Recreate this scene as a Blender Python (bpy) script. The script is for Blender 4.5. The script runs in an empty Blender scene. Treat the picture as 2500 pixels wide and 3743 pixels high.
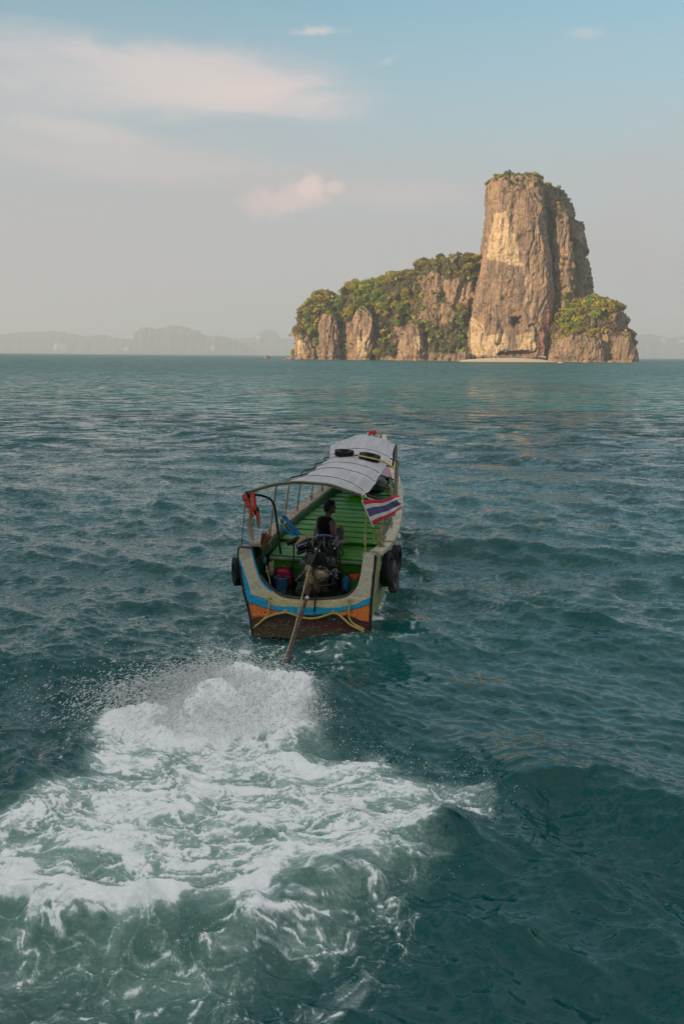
import bpy, math, random
import numpy as np
from math import radians, sin, cos, pi, tan, atan2, sqrt
from mathutils import Matrix, Vector

random.seed(7); rng = np.random.default_rng(7)
SC = bpy.context.scene
COL = SC.collection

# ------------------------------------------------------------------ camera, sky, sun, exposure
CAM_H, PITCH, ROLL = 4.06, radians(8.94), radians(0.48)
camd = bpy.data.cameras.new("camera"); cam = bpy.data.objects.new("camera", camd); COL.objects.link(cam)
camd.sensor_fit = 'VERTICAL'; camd.sensor_height = 36; camd.lens = 35
camd.clip_start = 0.1; camd.clip_end = 60000
CAMR = Matrix.Rotation(pi/2-PITCH, 4, 'X') @ Matrix.Rotation(ROLL, 4, 'Z')
cam.matrix_world = Matrix.Translation((0, 0, CAM_H)) @ CAMR
SC.camera = cam
SUN_EL, SUN_AZ = radians(14), atan2(-0.80, -0.60)      # azimuth measured clockwise from +Y: x=sin, y=cos
SUN_DIR = Vector((sin(SUN_AZ)*cos(SUN_EL), cos(SUN_AZ)*cos(SUN_EL), sin(SUN_EL)))
sund = bpy.data.lights.new("sun", 'SUN'); sun = bpy.data.objects.new("sun", sund); COL.objects.link(sun)
sund.energy = 5.0; sund.angle = radians(0.5); sund.color = (1.0, 0.72, 0.43)
sun.rotation_euler = SUN_DIR.to_track_quat('Z', 'Y').to_euler()
SC.view_settings.view_transform = 'Standard'; SC.view_settings.look = 'None'
SC.view_settings.exposure = 0.5; SC.view_settings.gamma = 1.0
SC.view_settings.use_curve_mapping = False
SC.cycles.max_bounces = 10; SC.cycles.diffuse_bounces = 7; SC.cycles.transmission_bounces = 10; SC.cycles.volume_bounces = 1
SC.cycles.use_denoising = True

def px_dir(u, v):
    """direction of a photo point (u, v in 1568-wide units)"""
    u *= 2500/1568; v *= 2500/1568; f = 35/36*3743
    return (CAMR.to_3x3() @ Vector(((u-1250)/f, -(v-1871.5)/f, -1))).normalized()

class NT:
    def __init__(s, t): s.t = t; s.n = t.nodes; s.l = t.links
    def new(s, typ, **k):
        n = s.n.new(typ)
        for a, b in k.items():
            if a.startswith('i_'): n.inputs[a[2:].replace('_', ' ')].default_value = b
            else: setattr(n, a, b)
        return n
    def link(s, a, b): s.l.new(a, b)
    def val(s, x, sock):
        if isinstance(x, (int, float)): sock.default_value = x
        elif isinstance(x, tuple): sock.default_value = x if len(x) == len(sock.default_value) else (*x, 1)
        else: s.l.new(x, sock)
    def math(s, op, a, b=0.0, c=0.0, clamp=False):
        n = s.n.new('ShaderNodeMath'); n.operation = op; n.use_clamp = clamp
        s.val(a, n.inputs[0]); s.val(b, n.inputs[1]); s.val(c, n.inputs[2]); return n.outputs[0]
    def vmath(s, op, a, b=None, out=0):
        n = s.n.new('ShaderNodeVectorMath'); n.operation = op
        s.val(a, n.inputs[0])
        if b is not None: s.val(b, n.inputs[1])
        return n.outputs[out]
    def mix(s, f, a, b, mode='MIX'):
        n = s.n.new('ShaderNodeMix'); n.data_type = 'RGBA'; n.blend_type = mode
        s.val(f, n.inputs[0]); s.val(a, n.inputs[6]); s.val(b, n.inputs[7]); return n.outputs[2]
    def ramp(s, x, a, b, lo=0.0, hi=1.0, smooth=True):
        n = s.n.new('ShaderNodeMapRange'); n.interpolation_type = 'SMOOTHSTEP' if smooth else 'LINEAR'
        s.val(x, n.inputs[0]); n.inputs[1].default_value = a; n.inputs[2].default_value = b
        n.inputs[3].default_value = lo; n.inputs[4].default_value = hi; return n.outputs[0]
    def noise(s, vec, scale, detail=4, rough=0.5, dist=0.0, dim='3D'):
        n = s.n.new('ShaderNodeTexNoise'); n.noise_dimensions = dim
        if vec is not None: s.l.new(vec, n.inputs['Vector'])
        n.inputs['Scale'].default_value = scale; n.inputs['Detail'].default_value = detail
        n.inputs['Roughness'].default_value = rough; n.inputs['Distortion'].default_value = dist
        return n.outputs[0]

world = bpy.data.worlds.new("World"); SC.world = world; world.use_nodes = True
W = NT(world.node_tree); W.n.clear()
sky = W.new('ShaderNodeTexSky', sky_type='NISHITA'); sky.sun_disc = False
sky.sun_elevation = SUN_EL; sky.sun_rotation = SUN_AZ
sky.altitude = 0; sky.air_density = 1.0; sky.dust_density = 1.5; sky.ozone_density = 1.5
wtc = W.new('ShaderNodeTexCoord'); wd = wtc.outputs['Generated']
sep = W.new('ShaderNodeSeparateXYZ'); W.link(wd, sep.inputs[0])
# thin high veil: present all round the sky, thickest towards the horizon
skyc = W.mix(1.0, sky.outputs[0], (0.58, 1.05, 0.97), 'MULTIPLY')
stretch = W.new('ShaderNodeMapping'); W.link(wd, stretch.inputs[0]); stretch.inputs['Scale'].default_value = (1, 1, 4.5)
n_big = W.noise(stretch.outputs[0], 2.2, 5, 0.5, 0.3)
veil = W.math('MULTIPLY', W.ramp(sep.outputs[2], 0.07, 0.43, 1.0, 0.0), 0.96)
veil = W.math('ADD', veil, W.math('MULTIPLY', W.ramp(n_big, 0.42, 0.75), 0.16), clamp=True)
VEILC = (2.64, 2.57, 2.63)
# broken cloud added overhead, out of view, to warm and brighten the ambient light
over = W.math('MULTIPLY', W.ramp(n_big, 0.34, 0.56), W.ramp(sep.outputs[2], 0.34, 0.60, 0.0, 0.9))
skyc = W.mix(veil, skyc, VEILC)
skyc = W.mix(over, skyc, (5.1, 4.5, 4.25))
# cloud banks, each at a direction of its own
n_edge = W.noise(stretch.outputs[0], 8.0, 8, 0.62, 0.4)
n_puff = W.noise(wd, 75.0, 6, 0.6, 0.3)
def cloud(u, v, wu, hv, amt, edge, soft, col, puff=False, tilt=0.0, low=1.0):
    global skyc
    d = px_dir(u, v)
    az, el = atan2(d.x, d.y), math.asin(d.z)
    azn = W.math('ARCTAN2', sep.outputs[0], sep.outputs[1])
    eln = W.math('ARCSINE', sep.outputs[2])
    k = 1/2284.0
    a = W.math('DIVIDE', W.math('SUBTRACT', azn, az), wu*k)
    e0 = W.math('SUBTRACT', eln, el)
    e0 = W.math('ADD', e0, W.math('MULTIPLY', a, tilt*k*wu))
    e = W.math('DIVIDE', e0, hv*k)
    if low != 1.0:      # flatter, more diffuse underside
        e = W.math('MULTIPLY', e, W.ramp(e, -0.3, 0.3, low, 1.0))
    r = W.math('SQRT', W.math('ADD', W.math('MULTIPLY', a, a), W.math('MULTIPLY', e, e)))
    nn = W.math('MULTIPLY', W.math('SUBTRACT', n_puff if puff else n_edge, 0.5), edge)
    m = W.ramp(W.math('ADD', r, nn), 1.0+soft*0.4, 1.0-soft, 0.0, amt)
    skyc = W.mix(m, skyc, col)
PINK = (4.35, 3.58, 3.40); 
cloud(300, 175, 480, 75, 0.52, 1.6, 0.75, PINK, tilt=0.02, low=0.75)
cloud(430, 170, 250, 48, 0.38, 1.8, 0.6, (4.50, 3.72, 3.44), tilt=0.08, low=0.6)
cloud(650, 235, 170, 38, 0.40, 1.6, 0.7, PINK, tilt=0.12)
cloud(50, 230, 300, 110, 0.3, 1.2, 0.9, (3.55, 3.16, 3.09))
cloud(190, 298, 200, 30, 0.6, 1.3, 0.7, (3.84, 3.30, 3.12), tilt=0.06)
cloud(300, 370, 420, 50, 0.5, 1.5, 0.8, (3.55, 3.02, 2.88), tilt=0.05)
cloud(690, 452, 70, 34, 0.75, 1.2, 0.6, (4.06, 3.23, 3.09), puff=True)
cloud(712, 430, 30, 30, 0.85, 1.3, 0.5, (4.43, 3.44, 3.23), puff=True)
cloud(610, 465, 65, 36, 0.7, 1.2, 0.7, (3.84, 3.09, 3.02), puff=True)
cloud(768, 430, 22, 16, 0.75, 1.0, 0.5, (4.20, 3.30, 3.16), puff=True)
cloud(930, 445, 190, 34, 0.35, 1.2, 0.8, (3.70, 3.09, 2.95))
cloud(700, 75, 44, 7, 0.35, 2.6, 0.95, (4.09, 3.51, 3.38), puff=True)
cloud(735, 70, 50, 9, 0.5, 2.8, 0.98, (4.35, 3.79, 3.58), puff=True)
cloud(1345, 75, 42, 10, 0.32, 2.6, 0.95, (4.06, 3.72, 3.58), puff=True)
cloud(888, 141, 22, 9, 0.3, 2.4, 0.95, (4.06, 3.72, 3.58), puff=True, tilt=-0.3)
bg = W.new('ShaderNodeBackground'); bg.inputs['Strength'].default_value = 0.135
W.link(skyc, bg.inputs[0]); wo = W.new('ShaderNodeOutputWorld'); W.link(bg.outputs[0], wo.inputs[0])

# ------------------------------------------------------------------ numpy helpers
def perlin(P, seed=0):
    P = np.asarray(P, float); i = np.floor(P).astype(np.int64); f = P-i
    u = f*f*f*(f*(f*6-15)+10)
    def h(ix, iy, iz):
        n = (ix*374761393 + iy*668265263 + iz*2147483647 + seed*974711) & 0xffffffff
        n = ((n ^ (n >> 13))*1274126177) & 0xffffffff
        n = ((n ^ (n >> 16))*2246822519) & 0xffffffff
        return n ^ (n >> 15)
    def g(dx, dy, dz):
        n = h(i[:, 0]+dx, i[:, 1]+dy, i[:, 2]+dz)
        gx = (n & 255)/127.5-1; gy = ((n >> 8) & 255)/127.5-1; gz = ((n >> 16) & 255)/127.5-1
        return gx*(f[:, 0]-dx)+gy*(f[:, 1]-dy)+gz*(f[:, 2]-dz)
    def l(a, b, t): return a+(b-a)*t
    x00 = l(g(0,0,0), g(1,0,0), u[:, 0]); x10 = l(g(0,1,0), g(1,1,0), u[:, 0])
    x01 = l(g(0,0,1), g(1,0,1), u[:, 0]); x11 = l(g(0,1,1), g(1,1,1), u[:, 0])
    return l(l(x00, x10, u[:, 1]), l(x01, x11, u[:, 1]), u[:, 2])
def fbm(P, oct=4, gain=0.5, seed=0, ridged=False):
    P = np.asarray(P, float); a = 1.0; t = 0; s = 0
    for o in range(oct):
        n = perlin(P*2**o + 17.3*o, seed+o)
        if ridged: n = 1-2*np.abs(n)
        t = t+a*n; s += a; a *= gain
    t = t/s
    return (t-0.7)*3.5 if ridged else t*3.0
def sstep(x, a, b):
    t = np.clip((x-a)/(b-a), 0, 1); return t*t*(3-2*t)
def poly_sd(P, poly):
    """signed distance to a polygon, negative inside"""
    P = np.asarray(P); x, y = P[:, 0], P[:, 1]; d = np.full(len(x), 1e9); ins = np.zeros(len(x), bool)
    n = len(poly)
    for k in range(n):
        ax, ay = poly[k]; bx, by = poly[(k+1) % n]
        ex, ey = bx-ax, by-ay; t = np.clip(((x-ax)*ex+(y-ay)*ey)/(ex*ex+ey*ey+1e-12), 0, 1)
        d = np.minimum(d, np.hypot(x-ax-t*ex, y-ay-t*ey))
        c = ((ay > y) != (by > y)) & (x < (bx-ax)*(y-ay)/((by-ay) if by != ay else 1e-12)+ax)
        ins ^= c
    return np.where(ins, -d, d)
def line_d(P, line):
    x, y = P[:, 0], P[:, 1]; d = np.full(len(x), 1e9); sg = np.zeros(len(x)); tt = np.zeros(len(x)); L = 0
    for k in range(len(line)-1):
        ax, ay = line[k]; bx, by = line[k+1]; ex, ey = bx-ax, by-ay; ln = math.hypot(ex, ey)
        t = np.clip(((x-ax)*ex+(y-ay)*ey)/(ln*ln), 0, 1)
        q = np.hypot(x-ax-t*ex, y-ay-t*ey); m = q < d
        d = np.where(m, q, d); sg = np.where(m, np.sign(ex*(y-ay)-ey*(x-ax)), sg); tt = np.where(m, L+t*ln, tt); L += ln
    return d*sg, tt/L

def ground(u, v, z=0.0):
    d = px_dir(u, v); t = (z-CAM_H)/d.z; return (d.x*t, d.y*t)
def at(u, v, Y):
    """point at depth Y metres ahead that lines up with the measured photo position"""
    d = px_dir(u, v); t = Y/d.y; return Vector((d.x*t, Y, CAM_H+d.z*t))
RT = np.array(CAMR.to_3x3().transposed())
def to_disp(P):
    q = (np.asarray(P)-np.array([0, 0, CAM_H])) @ RT.T; f = 35/36*3743
    return np.stack([(1250+f*q[:, 0]/-q[:, 2])*1568/2500, (1871.5-f*q[:, 1]/-q[:, 2])*1568/2500], 1)

def mesh_np(name, V, F, mats=(), smooth=True, attrs=None, mi=None):
    me = bpy.data.meshes.new(name)
    V = np.asarray(V, np.float32); 
    if isinstance(F, np.ndarray):
        k = F.shape[1]; me.vertices.add(len(V)); me.vertices.foreach_set('co', V.ravel())
        me.loops.add(F.size); me.loops.foreach_set('vertex_index', F.ravel().astype(np.int32))
        me.polygons.add(len(F)); me.polygons.foreach_set('loop_start', (np.arange(len(F))*k).astype(np.int32))
        me.polygons.foreach_set('loop_total', np.full(len(F), k, np.int32))
        me.update(calc_edges=True); me.validate()
    else:
        me.from_pydata([tuple(map(float, v)) for v in V], [], F)
    for m in mats: me.materials.append(m)
    if mi is not None: me.polygons.foreach_set('material_index', np.asarray(mi, np.int32))
    if smooth: me.polygons.foreach_set('use_smooth', np.ones(len(me.polygons), bool))
    for k, a in (attrs or {}).items():
        if a.ndim == 1:
            at_ = me.attributes.new(k, 'FLOAT', 'POINT'); at_.data.foreach_set('value', a.astype(np.float32))
        else:
            at_ = me.attributes.new(k, 'FLOAT_COLOR', 'POINT')
            c = np.ones((len(V), 4), np.float32); c[:, :3] = a; at_.data.foreach_set('color', c.ravel())
    return me
def ob(name, me, parent=None, **props):
    o = bpy.data.objects.new(name, me); COL.objects.link(o)
    if parent is not None: o.parent = parent
    for k, v in props.items(): o[k] = v
    return o
def gridF(nu, nv, wrap=False):
    a = np.arange(nu*nv).reshape(nu, nv)
    if wrap: a = np.concatenate([a, a[:, :1]], 1)
    return np.stack([a[:-1, :-1].ravel(), a[:-1, 1:].ravel(), a[1:, 1:].ravel(), a[1:, :-1].ravel()], 1)

# ------------------------------------------------------------------ materials
MATS = {}
def mat(name, col, rough=0.6, metal=0.0, vary=0.15, scale=8.0, bump=0.0, col2=None, spec=0.5, sss=0.0, dirt=None, stretch=(1, 1, 1)):
    if name in MATS: return MATS[name]
    m = bpy.data.materials.new(name); m.use_nodes = True; t = NT(m.node_tree); b = t.n['Principled BSDF']
    tc = t.new('ShaderNodeTexCoord'); mp = t.new('ShaderNodeMapping'); t.link(tc.outputs['Object'], mp.inputs[0]); mp.inputs['Scale'].default_value = stretch
    n = t.noise(mp.outputs[0], scale, 5, 0.6)
    c2 = col2 or tuple(x*(1-vary*2.2) for x in col)
    c = t.mix(t.ramp(n, 0.35, 0.68), (*col, 1), (*c2, 1))
    if dirt:
        n2 = t.noise(mp.outputs[0], scale*3.1, 6, 0.7); c = t.mix(t.ramp(n2, dirt[1], dirt[1]+0.12), c, (*dirt[0], 1))
    t.link(c, b.inputs['Base Color']); b.inputs['Metallic'].default_value = metal
    t.link(t.ramp(n, 0.2, 0.8, max(rough-0.12, 0.03), min(rough+0.12, 1)), b.inputs['Roughness'])
    b.inputs['Specular IOR Level'].default_value = spec
    if bump:
        bp = t.new('ShaderNodeBump'); bp.inputs['Strength'].default_value = bump; bp.inputs['Distance'].default_value = 0.02
        t.link(t.noise(mp.outputs[0], scale*4, 5, 0.6), bp.inputs['Height']); t.link(bp.outputs[0], b.inputs['Normal'])
    MATS[name] = m; return m
def vcol_mat(name, attr='col', rough=0.7, bump=0.3, scale=30.0, grain=0.25, stretch=(1, 1, 1)):
    m = bpy.data.materials.new(name); m.use_nodes = True; t = NT(m.node_tree); b = t.n['Principled BSDF']
    a = t.new('ShaderNodeAttribute', attribute_name=attr)
    tc = t.new('ShaderNodeTexCoord'); mp = t.new('ShaderNodeMapping'); t.link(tc.outputs['Object'], mp.inputs[0]); mp.inputs['Scale'].default_value = stretch
    n = t.noise(mp.outputs[0], scale, 5, 0.6)
    c = t.mix(1.0, a.outputs['Color'], t.mix(t.ramp(n, 0.3, 0.7), (1, 1, 1, 1), (1-grain*2, 1-grain*2, 1-grain*2, 1)), 'MULTIPLY')
    t.link(c, b.inputs['Base Color']); b.inputs['Roughness'].default_value = rough
    bp = t.new('ShaderNodeBump'); bp.inputs['Strength'].default_value = bump; bp.inputs['Distance'].default_value = 0.01
    t.link(n, bp.inputs['Height']); t.link(bp.outputs[0], b.inputs['Normal'])
    return m

# rock -----------------------------------------------------------------
def rock_mat():
    m = bpy.data.materials.new("limestone"); m.use_nodes = True; t = NT(m.node_tree); b = t.n['Principled BSDF']
    g = t.new('ShaderNodeNewGeometry').outputs['Position']
    a = t.new('ShaderNodeAttribute', attribute_name='patch'); s = t.new('ShaderNodeSeparateColor'); t.link(a.outputs['Color'], s.inputs[0])
    mp = t.new('ShaderNodeMapping'); t.link(g, mp.inputs[0]); mp.inputs['Scale'].default_value = (1, 1, 0.16)
    st = t.noise(mp.outputs[0], 0.16, 7, 0.62, 0.4)          # vertical drip streaks
    st2 = t.noise(mp.outputs[0], 0.45, 5, 0.6, 0.2)
    iso = t.noise(g, 0.06, 6, 0.6); fine = t.noise(g, 0.5, 6, 0.7)
    c = t.mix(t.ramp(iso, 0.36, 0.62), (0.52, 0.34, 0.225, 1), (0.31, 0.225, 0.175, 1))
    c = t.mix(t.ramp(st, 0.50, 0.68), c, (0.46, 0.34, 0.235, 1))
    c = t.mix(t.math('MULTIPLY', t.ramp(st2, 0.52, 0.64), 0.7), c, (0.12, 0.10, 0.09, 1))
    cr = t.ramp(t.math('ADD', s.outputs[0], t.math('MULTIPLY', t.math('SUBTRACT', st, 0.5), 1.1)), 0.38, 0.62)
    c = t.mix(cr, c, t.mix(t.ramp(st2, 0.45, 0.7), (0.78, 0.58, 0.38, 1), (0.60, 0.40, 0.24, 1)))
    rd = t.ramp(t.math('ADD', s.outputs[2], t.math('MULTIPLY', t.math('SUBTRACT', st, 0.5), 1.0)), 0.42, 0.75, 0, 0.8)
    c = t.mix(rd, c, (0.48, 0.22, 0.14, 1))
    gr = t.ramp(t.math('ADD', s.outputs[1], t.math('MULTIPLY', t.math('SUBTRACT', fine, 0.5), 0.9)), 0.42, 0.60)
    c = t.mix(gr, c, (0.085, 0.085, 0.04, 1))               # soil and low scrub cover
    c = t.mix(t.ramp(fine, 0.35, 0.7, 0.0, 0.45), c, (0.11, 0.085, 0.07, 1))
    t.link(c, b.inputs['Base Color']); b.inputs['Roughness'].default_value = 0.9; b.inputs['Specular IOR Level'].default_value = 0.15
    hb = t.math('ADD', t.math('MULTIPLY', fine, 1.0), t.math('MULTIPLY', st2, 1.2))
    bp = t.new('ShaderNodeBump'); bp.inputs['Strength'].default_value = 0.9; bp.inputs['Distance'].default_value = 3.2
    t.link(hb, bp.inputs['Height']); t.link(bp.outputs[0], b.inputs['Normal'])
    return m
ROCK = rock_mat()

# water ----------------------------------------------------------------
def water_mat():
    m = bpy.data.materials.new("sea_water"); m.use_nodes = True; t = NT(m.node_tree); b = t.n['Principled BSDF']
    g = t.new('ShaderNodeNewGeometry').outputs['Position']
    foam = t.new('ShaderNodeAttribute', attribute_name='foam').outputs['Fac']
    milk = t.new('ShaderNodeAttribute', attribute_name='milk').outputs['Fac']
    calm = t.new('ShaderNodeAttribute', attribute_name='calm').outputs['Fac']
    mp = t.new('ShaderNodeMapping'); t.link(g, mp.inputs[0]); mp.inputs['Scale'].default_value = (1, 1.7, 0.6)
    mp.inputs['Rotation'].default_value = (0, 0, 0.25)
    f1 = t.noise(mp.outputs[0], 13.0, 7, 0.7, 0.35)
    fo = t.ramp(t.math('ADD', foam, t.math('MULTIPLY', t.math('SUBTRACT', f1, 0.5), 0.85)), 0.42, 0.68)
    big = t.noise(g, 0.05, 4, 0.5)
    deep = t.mix(t.ramp(big, 0.35, 0.65), (0.003, 0.062, 0.063, 1), (0.006, 0.098, 0.099, 1))
    mk = t.ramp(t.math('ADD', milk, t.math('MULTIPLY', t.math('SUBTRACT', f1, 0.5), 0.3)), 0.05, 1.0, 0, 1, False)
    c = t.mix(mk, deep, (0.22, 0.36, 0.30, 1))
    f2 = t.noise(mp.outputs[0], 34.0, 4, 0.65, 0.5)
    thin = t.ramp(t.math('ADD', t.math('MULTIPLY', foam, 1.15), t.math('MULTIPLY', t.math('SUBTRACT', t.math('ADD', t.math('MULTIPLY', f1, 0.5), t.math('MULTIPLY', f2, 0.5)), 0.5), 0.9)), 0.18, 0.80, 0.0, 0.60)
    c = t.mix(thin, c, (0.56, 0.66, 0.63, 1))
    fo = t.math('MULTIPLY', fo, t.ramp(f2, 0.25, 0.55, 0.72, 1.0))
    c = t.mix(fo, c, (0.90, 0.90, 0.90, 1))
    t.link(c, b.inputs['Base Color'])
    b.inputs['IOR'].default_value = 1.333
    # waves and ripples finer than the mesh: slopes added to the normal
    dist = t.vmath('LENGTH', g, None, 1)
    far = t.ramp(dist, 12.0, 70.0, 0.0, 1.0)
    mp2 = t.new('ShaderNodeMapping'); t.link(g, mp2.inputs[0]); mp2.inputs['Scale'].default_value = (0.55, 1.0, 1); mp2.inputs['Rotation'].default_value = (0, 0, 0.12)
    def slope(scale, detail, rough, amp):
        n = t.new('ShaderNodeTexNoise'); t.link(mp2.outputs[0], n.inputs['Vector']); n.inputs['Scale'].default_value = scale; n.inputs['Detail'].default_value = detail; n.inputs['Roughness'].default_value = rough
        v = t.vmath('SUBTRACT', n.outputs['Color'], (0.5, 0.5, 0.5)); v = t.vmath('MULTIPLY', v, (0.7, 1.0, 0.0))
        k = t.new('ShaderNodeVectorMath', operation='SCALE'); t.link(v, k.inputs[0]); t.val(amp, k.inputs['Scale']); return k.outputs[0]
    quiet = t.math('SUBTRACT', 1.0, t.math('MULTIPLY', calm, 0.85))
    sl = t.vmath('ADD', t.vmath('ADD', slope(8.0, 4, 0.68, t.math('MULTIPLY', quiet, 1.2)), slope(22.0, 3, 0.65, t.math('MULTIPLY', quiet, 1.0))), slope(1.1, 6, 0.74, t.math('MULTIPLY', far, 4.2)))
    sl = t.vmath('ADD', sl, slope(0.06, 3, 0.6, t.math('MULTIPLY', far, 0.10)))
    # at a grazing view only facets tipped towards the viewer show: lean the unresolved ones back
    k = t.new('ShaderNodeVectorMath', operation='SCALE'); t.link(t.vmath('NORMALIZE', t.vmath('MULTIPLY', g, (1, 1, 0))), k.inputs[0]); t.link(t.math('MULTIPLY', far, -0.20), k.inputs['Scale'])
    sl = t.vmath('ADD', sl, k.outputs[0])
    nn = t.vmath('NORMALIZE', t.vmath('ADD', t.new('ShaderNodeNewGeometry').outputs['Normal'], sl))
    t.link(nn, b.inputs['Normal'])
    rr = t.math('ADD', 0.05, t.math('MULTIPLY', t.ramp(dist, 15.0, 300.0, 0.0, 1.0), 0.25))
    t.link(t.math('ADD', t.math('MULTIPLY', fo, 0.6), rr), b.inputs['Roughness'])
    return m

# ------------------------------------------------------------------ the sea
def wave_tile(N, L, lmin, lmax, wdir, p, spread, seed):
    r = np.random.default_rng(seed); k1 = 2*pi*np.fft.fftfreq(N, L/N); kx, ky = np.meshgrid(k1, k1, indexing='ij')
    k = np.hypot(kx, ky); k[0, 0] = 1
    lam = 2*pi/k
    band = sstep(lam, lmin*0.8, lmin*1.2)*(1-sstep(lam, lmax*0.85, lmax*1.2))
    ca = (kx*cos(wdir)+ky*sin(wdir))/k
    A = k**(-p)*band*(0.08+np.abs(ca)**spread); A[0, 0] = 0
    H = A*(r.normal(size=(N, N))+1j*r.normal(size=(N, N)))
    h = np.fft.ifft2(H).real; s = h.std()
    dx = np.fft.ifft2(1j*kx/k*H).real; dy = np.fft.ifft2(1j*ky/k*H).real
    return np.stack([h/s, dx/s, dy/s], 2)
def sample(T, L, x, y):
    N = T.shape[0]; u = (x/L*N) % N; v = (y/L*N) % N; i = u.astype(int); j = v.astype(int); a = (u-i)[:, None]; b = (v-j)[:, None]
    i1 = (i+1) % N; j1 = (j+1) % N; i %= N; j %= N
    return (T[i, j]*(1-a)+T[i1, j]*a)*(1-b)+(T[i, j1]*(1-a)+T[i1, j1]*a)*b
def gp(*pts): return [ground(*p) for p in pts]
F1 = gp((640,1560),(680,1640),(745,1668),(735,1715),(860,1735),(950,1795),(1115,1805),(1110,1860),(1035,1945),(965,2005),(850,2040),(600,2150),(300,2170),(150,2135),(0,2150),(-500,2190),(-500,1880),(0,1870),(60,1835),(170,1790),(200,1740),(180,1690),(260,1640),(450,1600))
F2 = gp((950,1790),(1140,1795),(1135,1880),(1050,1960),(960,2080),(970,2200),(920,2300),(800,2360),(560,2400),(-400,2400),(-400,2100),(0,2110),(300,2120),(560,2120),(850,2030))
F3 = gp((575,1445),(850,1450),(935,1500),(900,1560),(700,1600),(600,1560),(380,1530),(440,1480))
MILK = gp((600,1560),(740,1650),(900,1750),(1060,1800),(1040,1930),(960,2050),(860,2200),(700,2330),(500,2500),(-600,2500),(-600,1860),(0,1860),(200,1750),(200,1690))
CREST = gp((-500,2110),(0,2085),(200,2125),(560,2115),(760,2065),(860,2035),(1000,1980),(1110,1885))
W1 = gp((1060,1805),(1130,1797),(1250,1795),(1360,1808),(1460,1848),(1568,1905),(1800,2060))
W2 = gp((700,1475),(850,1478),(935,1505),(1050,1570),(1300,1590),(1700,1560))
W3 = gp((1000,2190),(1120,2160),(1240,2185),(1380,2240),(1500,2260),(1650,2340))
HBY = [0.0, 1.6, 2.7, 4.3, 5.5, 7.3, 8.9, 10.8]; HBX = [0.93, 1.0, 1.0, 0.96, 0.9, 0.78, 0.55, 0.15]
def BOAT_W(x, y):
    a = radians(-6.8); return (-0.46+x*cos(a)-y*sin(a), 14.35+x*sin(a)+y*cos(a))
def build_sea():
    dphi = 0.00112
    phi = np.arange(radians(41), radians(0.30), -dphi); r = CAM_H/np.tan(phi)
    r = np.concatenate([[0.05, 0.8, 1.6, 2.3, 2.9, 3.4, 3.8, 4.1, 4.35, 4.5], r, np.geomspace(r[-1]*1.06, 15000, 40)])
    th = np.concatenate([np.linspace(-pi, -0.45, 40)[:-1], np.arange(-0.45, 0.45, 0.00115), np.linspace(0.45, pi, 40)[:-1]])
    TH, RR = np.meshgrid(th, r); x = (RR*np.sin(TH)).ravel(); y = (RR*np.cos(TH)).ravel(); rr = RR.ravel()
    inview = (np.abs(TH.ravel()) < 0.47)
    P = np.stack([x, y], 1)
    spacing = np.where(inview, np.maximum(dphi*(rr**2+CAM_H**2)/CAM_H, 0.0012*rr), rr*0.08+0.3)
    near = (rr < 40) & inview; ni = np.where(near)[0]; Pn = P[ni]; Pn3 = np.c_[Pn, np.zeros(len(ni))]
    calm = np.zeros(len(x)); foam = np.zeros(len(x)); milk = np.zeros(len(x)); h = np.zeros(len(x))
    lowf = fbm(Pn3*0.5, 3, seed=5)
    # smoother slick along the wake on the right
    slick = np.array(gp((930,1480),(1100,1480),(1568,1470),(2400,1470),(2400,1800),(1568,1860),(1350,1790),(1050,1770),(700,1600),(640,1540)))
    sd = poly_sd(Pn, slick) + lowf*0.8
    calm[ni] = sstep(-sd, -0.5, 0.8)*0.8
    bands = [(512, 211., 7., 26., 0.038, 1.0, 4, radians(70), 3.0), (512, 83., 1.8, 7., 0.074, 0.75, 2.5, radians(78), 1.0),
             (512, 23., 0.45, 1.8, 0.036, 0.6, 1.5, radians(60), 0.28), (512, 7.3, 0.11, 0.45, 0.0125, 0.5, 1.5, radians(85), 0.07)]
    X = x.copy(); Y = y.copy()
    for q, (N, L, l0, l1, rms, p, spr, wd, lc) in enumerate(bands):
        T = wave_tile(N, L, l0, l1, wd, p+1.0, spr, 11+q)
        w = 1-sstep(spacing, lc*0.55, lc*1.6)
        idx = np.where(w > 0)[0]; a = 0.15+0.37*q; ca, sa = cos(a*0.3), sin(a*0.3)
        s = sample(T, L, x[idx]*ca-y[idx]*sa, x[idx]*sa+y[idx]*ca)
        amp = rms*w[idx]*(1-calm[idx]*(0.15, 0.45, 0.72, 0.5)[q])
        h[idx] += s[:, 0]*amp
        X[idx] += (s[:, 1]*ca+s[:, 2]*sa)*amp*0.7; Y[idx] += (-s[:, 1]*sa+s[:, 2]*ca)*amp*0.7
    # wake: foam trail, breaking roll and bow/stern waves
    wx = fbm(Pn3*1.3, 3, seed=21); wy = fbm(Pn3*1.3+9.1, 3, seed=22)
    Q = np.c_[Pn[:, 0]+0.35*wx, Pn[:, 1]*1.45+0.35*wy, np.zeros(len(ni))]
    cell = fbm(Q*2.7, 5, 0.62, seed=31, ridged=True)           # lacy threads
    blob = fbm(Q*1.4, 4, 0.55, seed=41)
    s1 = poly_sd(Pn, F1)+0.35*wx; s2 = poly_sd(Pn, F2)+0.3*wy; s3 = poly_sd(Pn, F3)+0.3*wx; sm = poly_sd(Pn, MILK)+0.3*wx
    in1 = sstep(-s1, -0.25, 0.5); in2 = sstep(-s2, -0.15, 0.18); in3 = sstep(-s3, -0.2, 0.4); inm = sstep(-sm, -0.3, 0.9)
    thread = sstep(cell, 0.0, 0.62); lace = sstep(fbm(Q*np.array([4.2, 5.5, 1])+3.7, 5, 0.66, seed=35, ridged=True), 0.05, 0.75)
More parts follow.
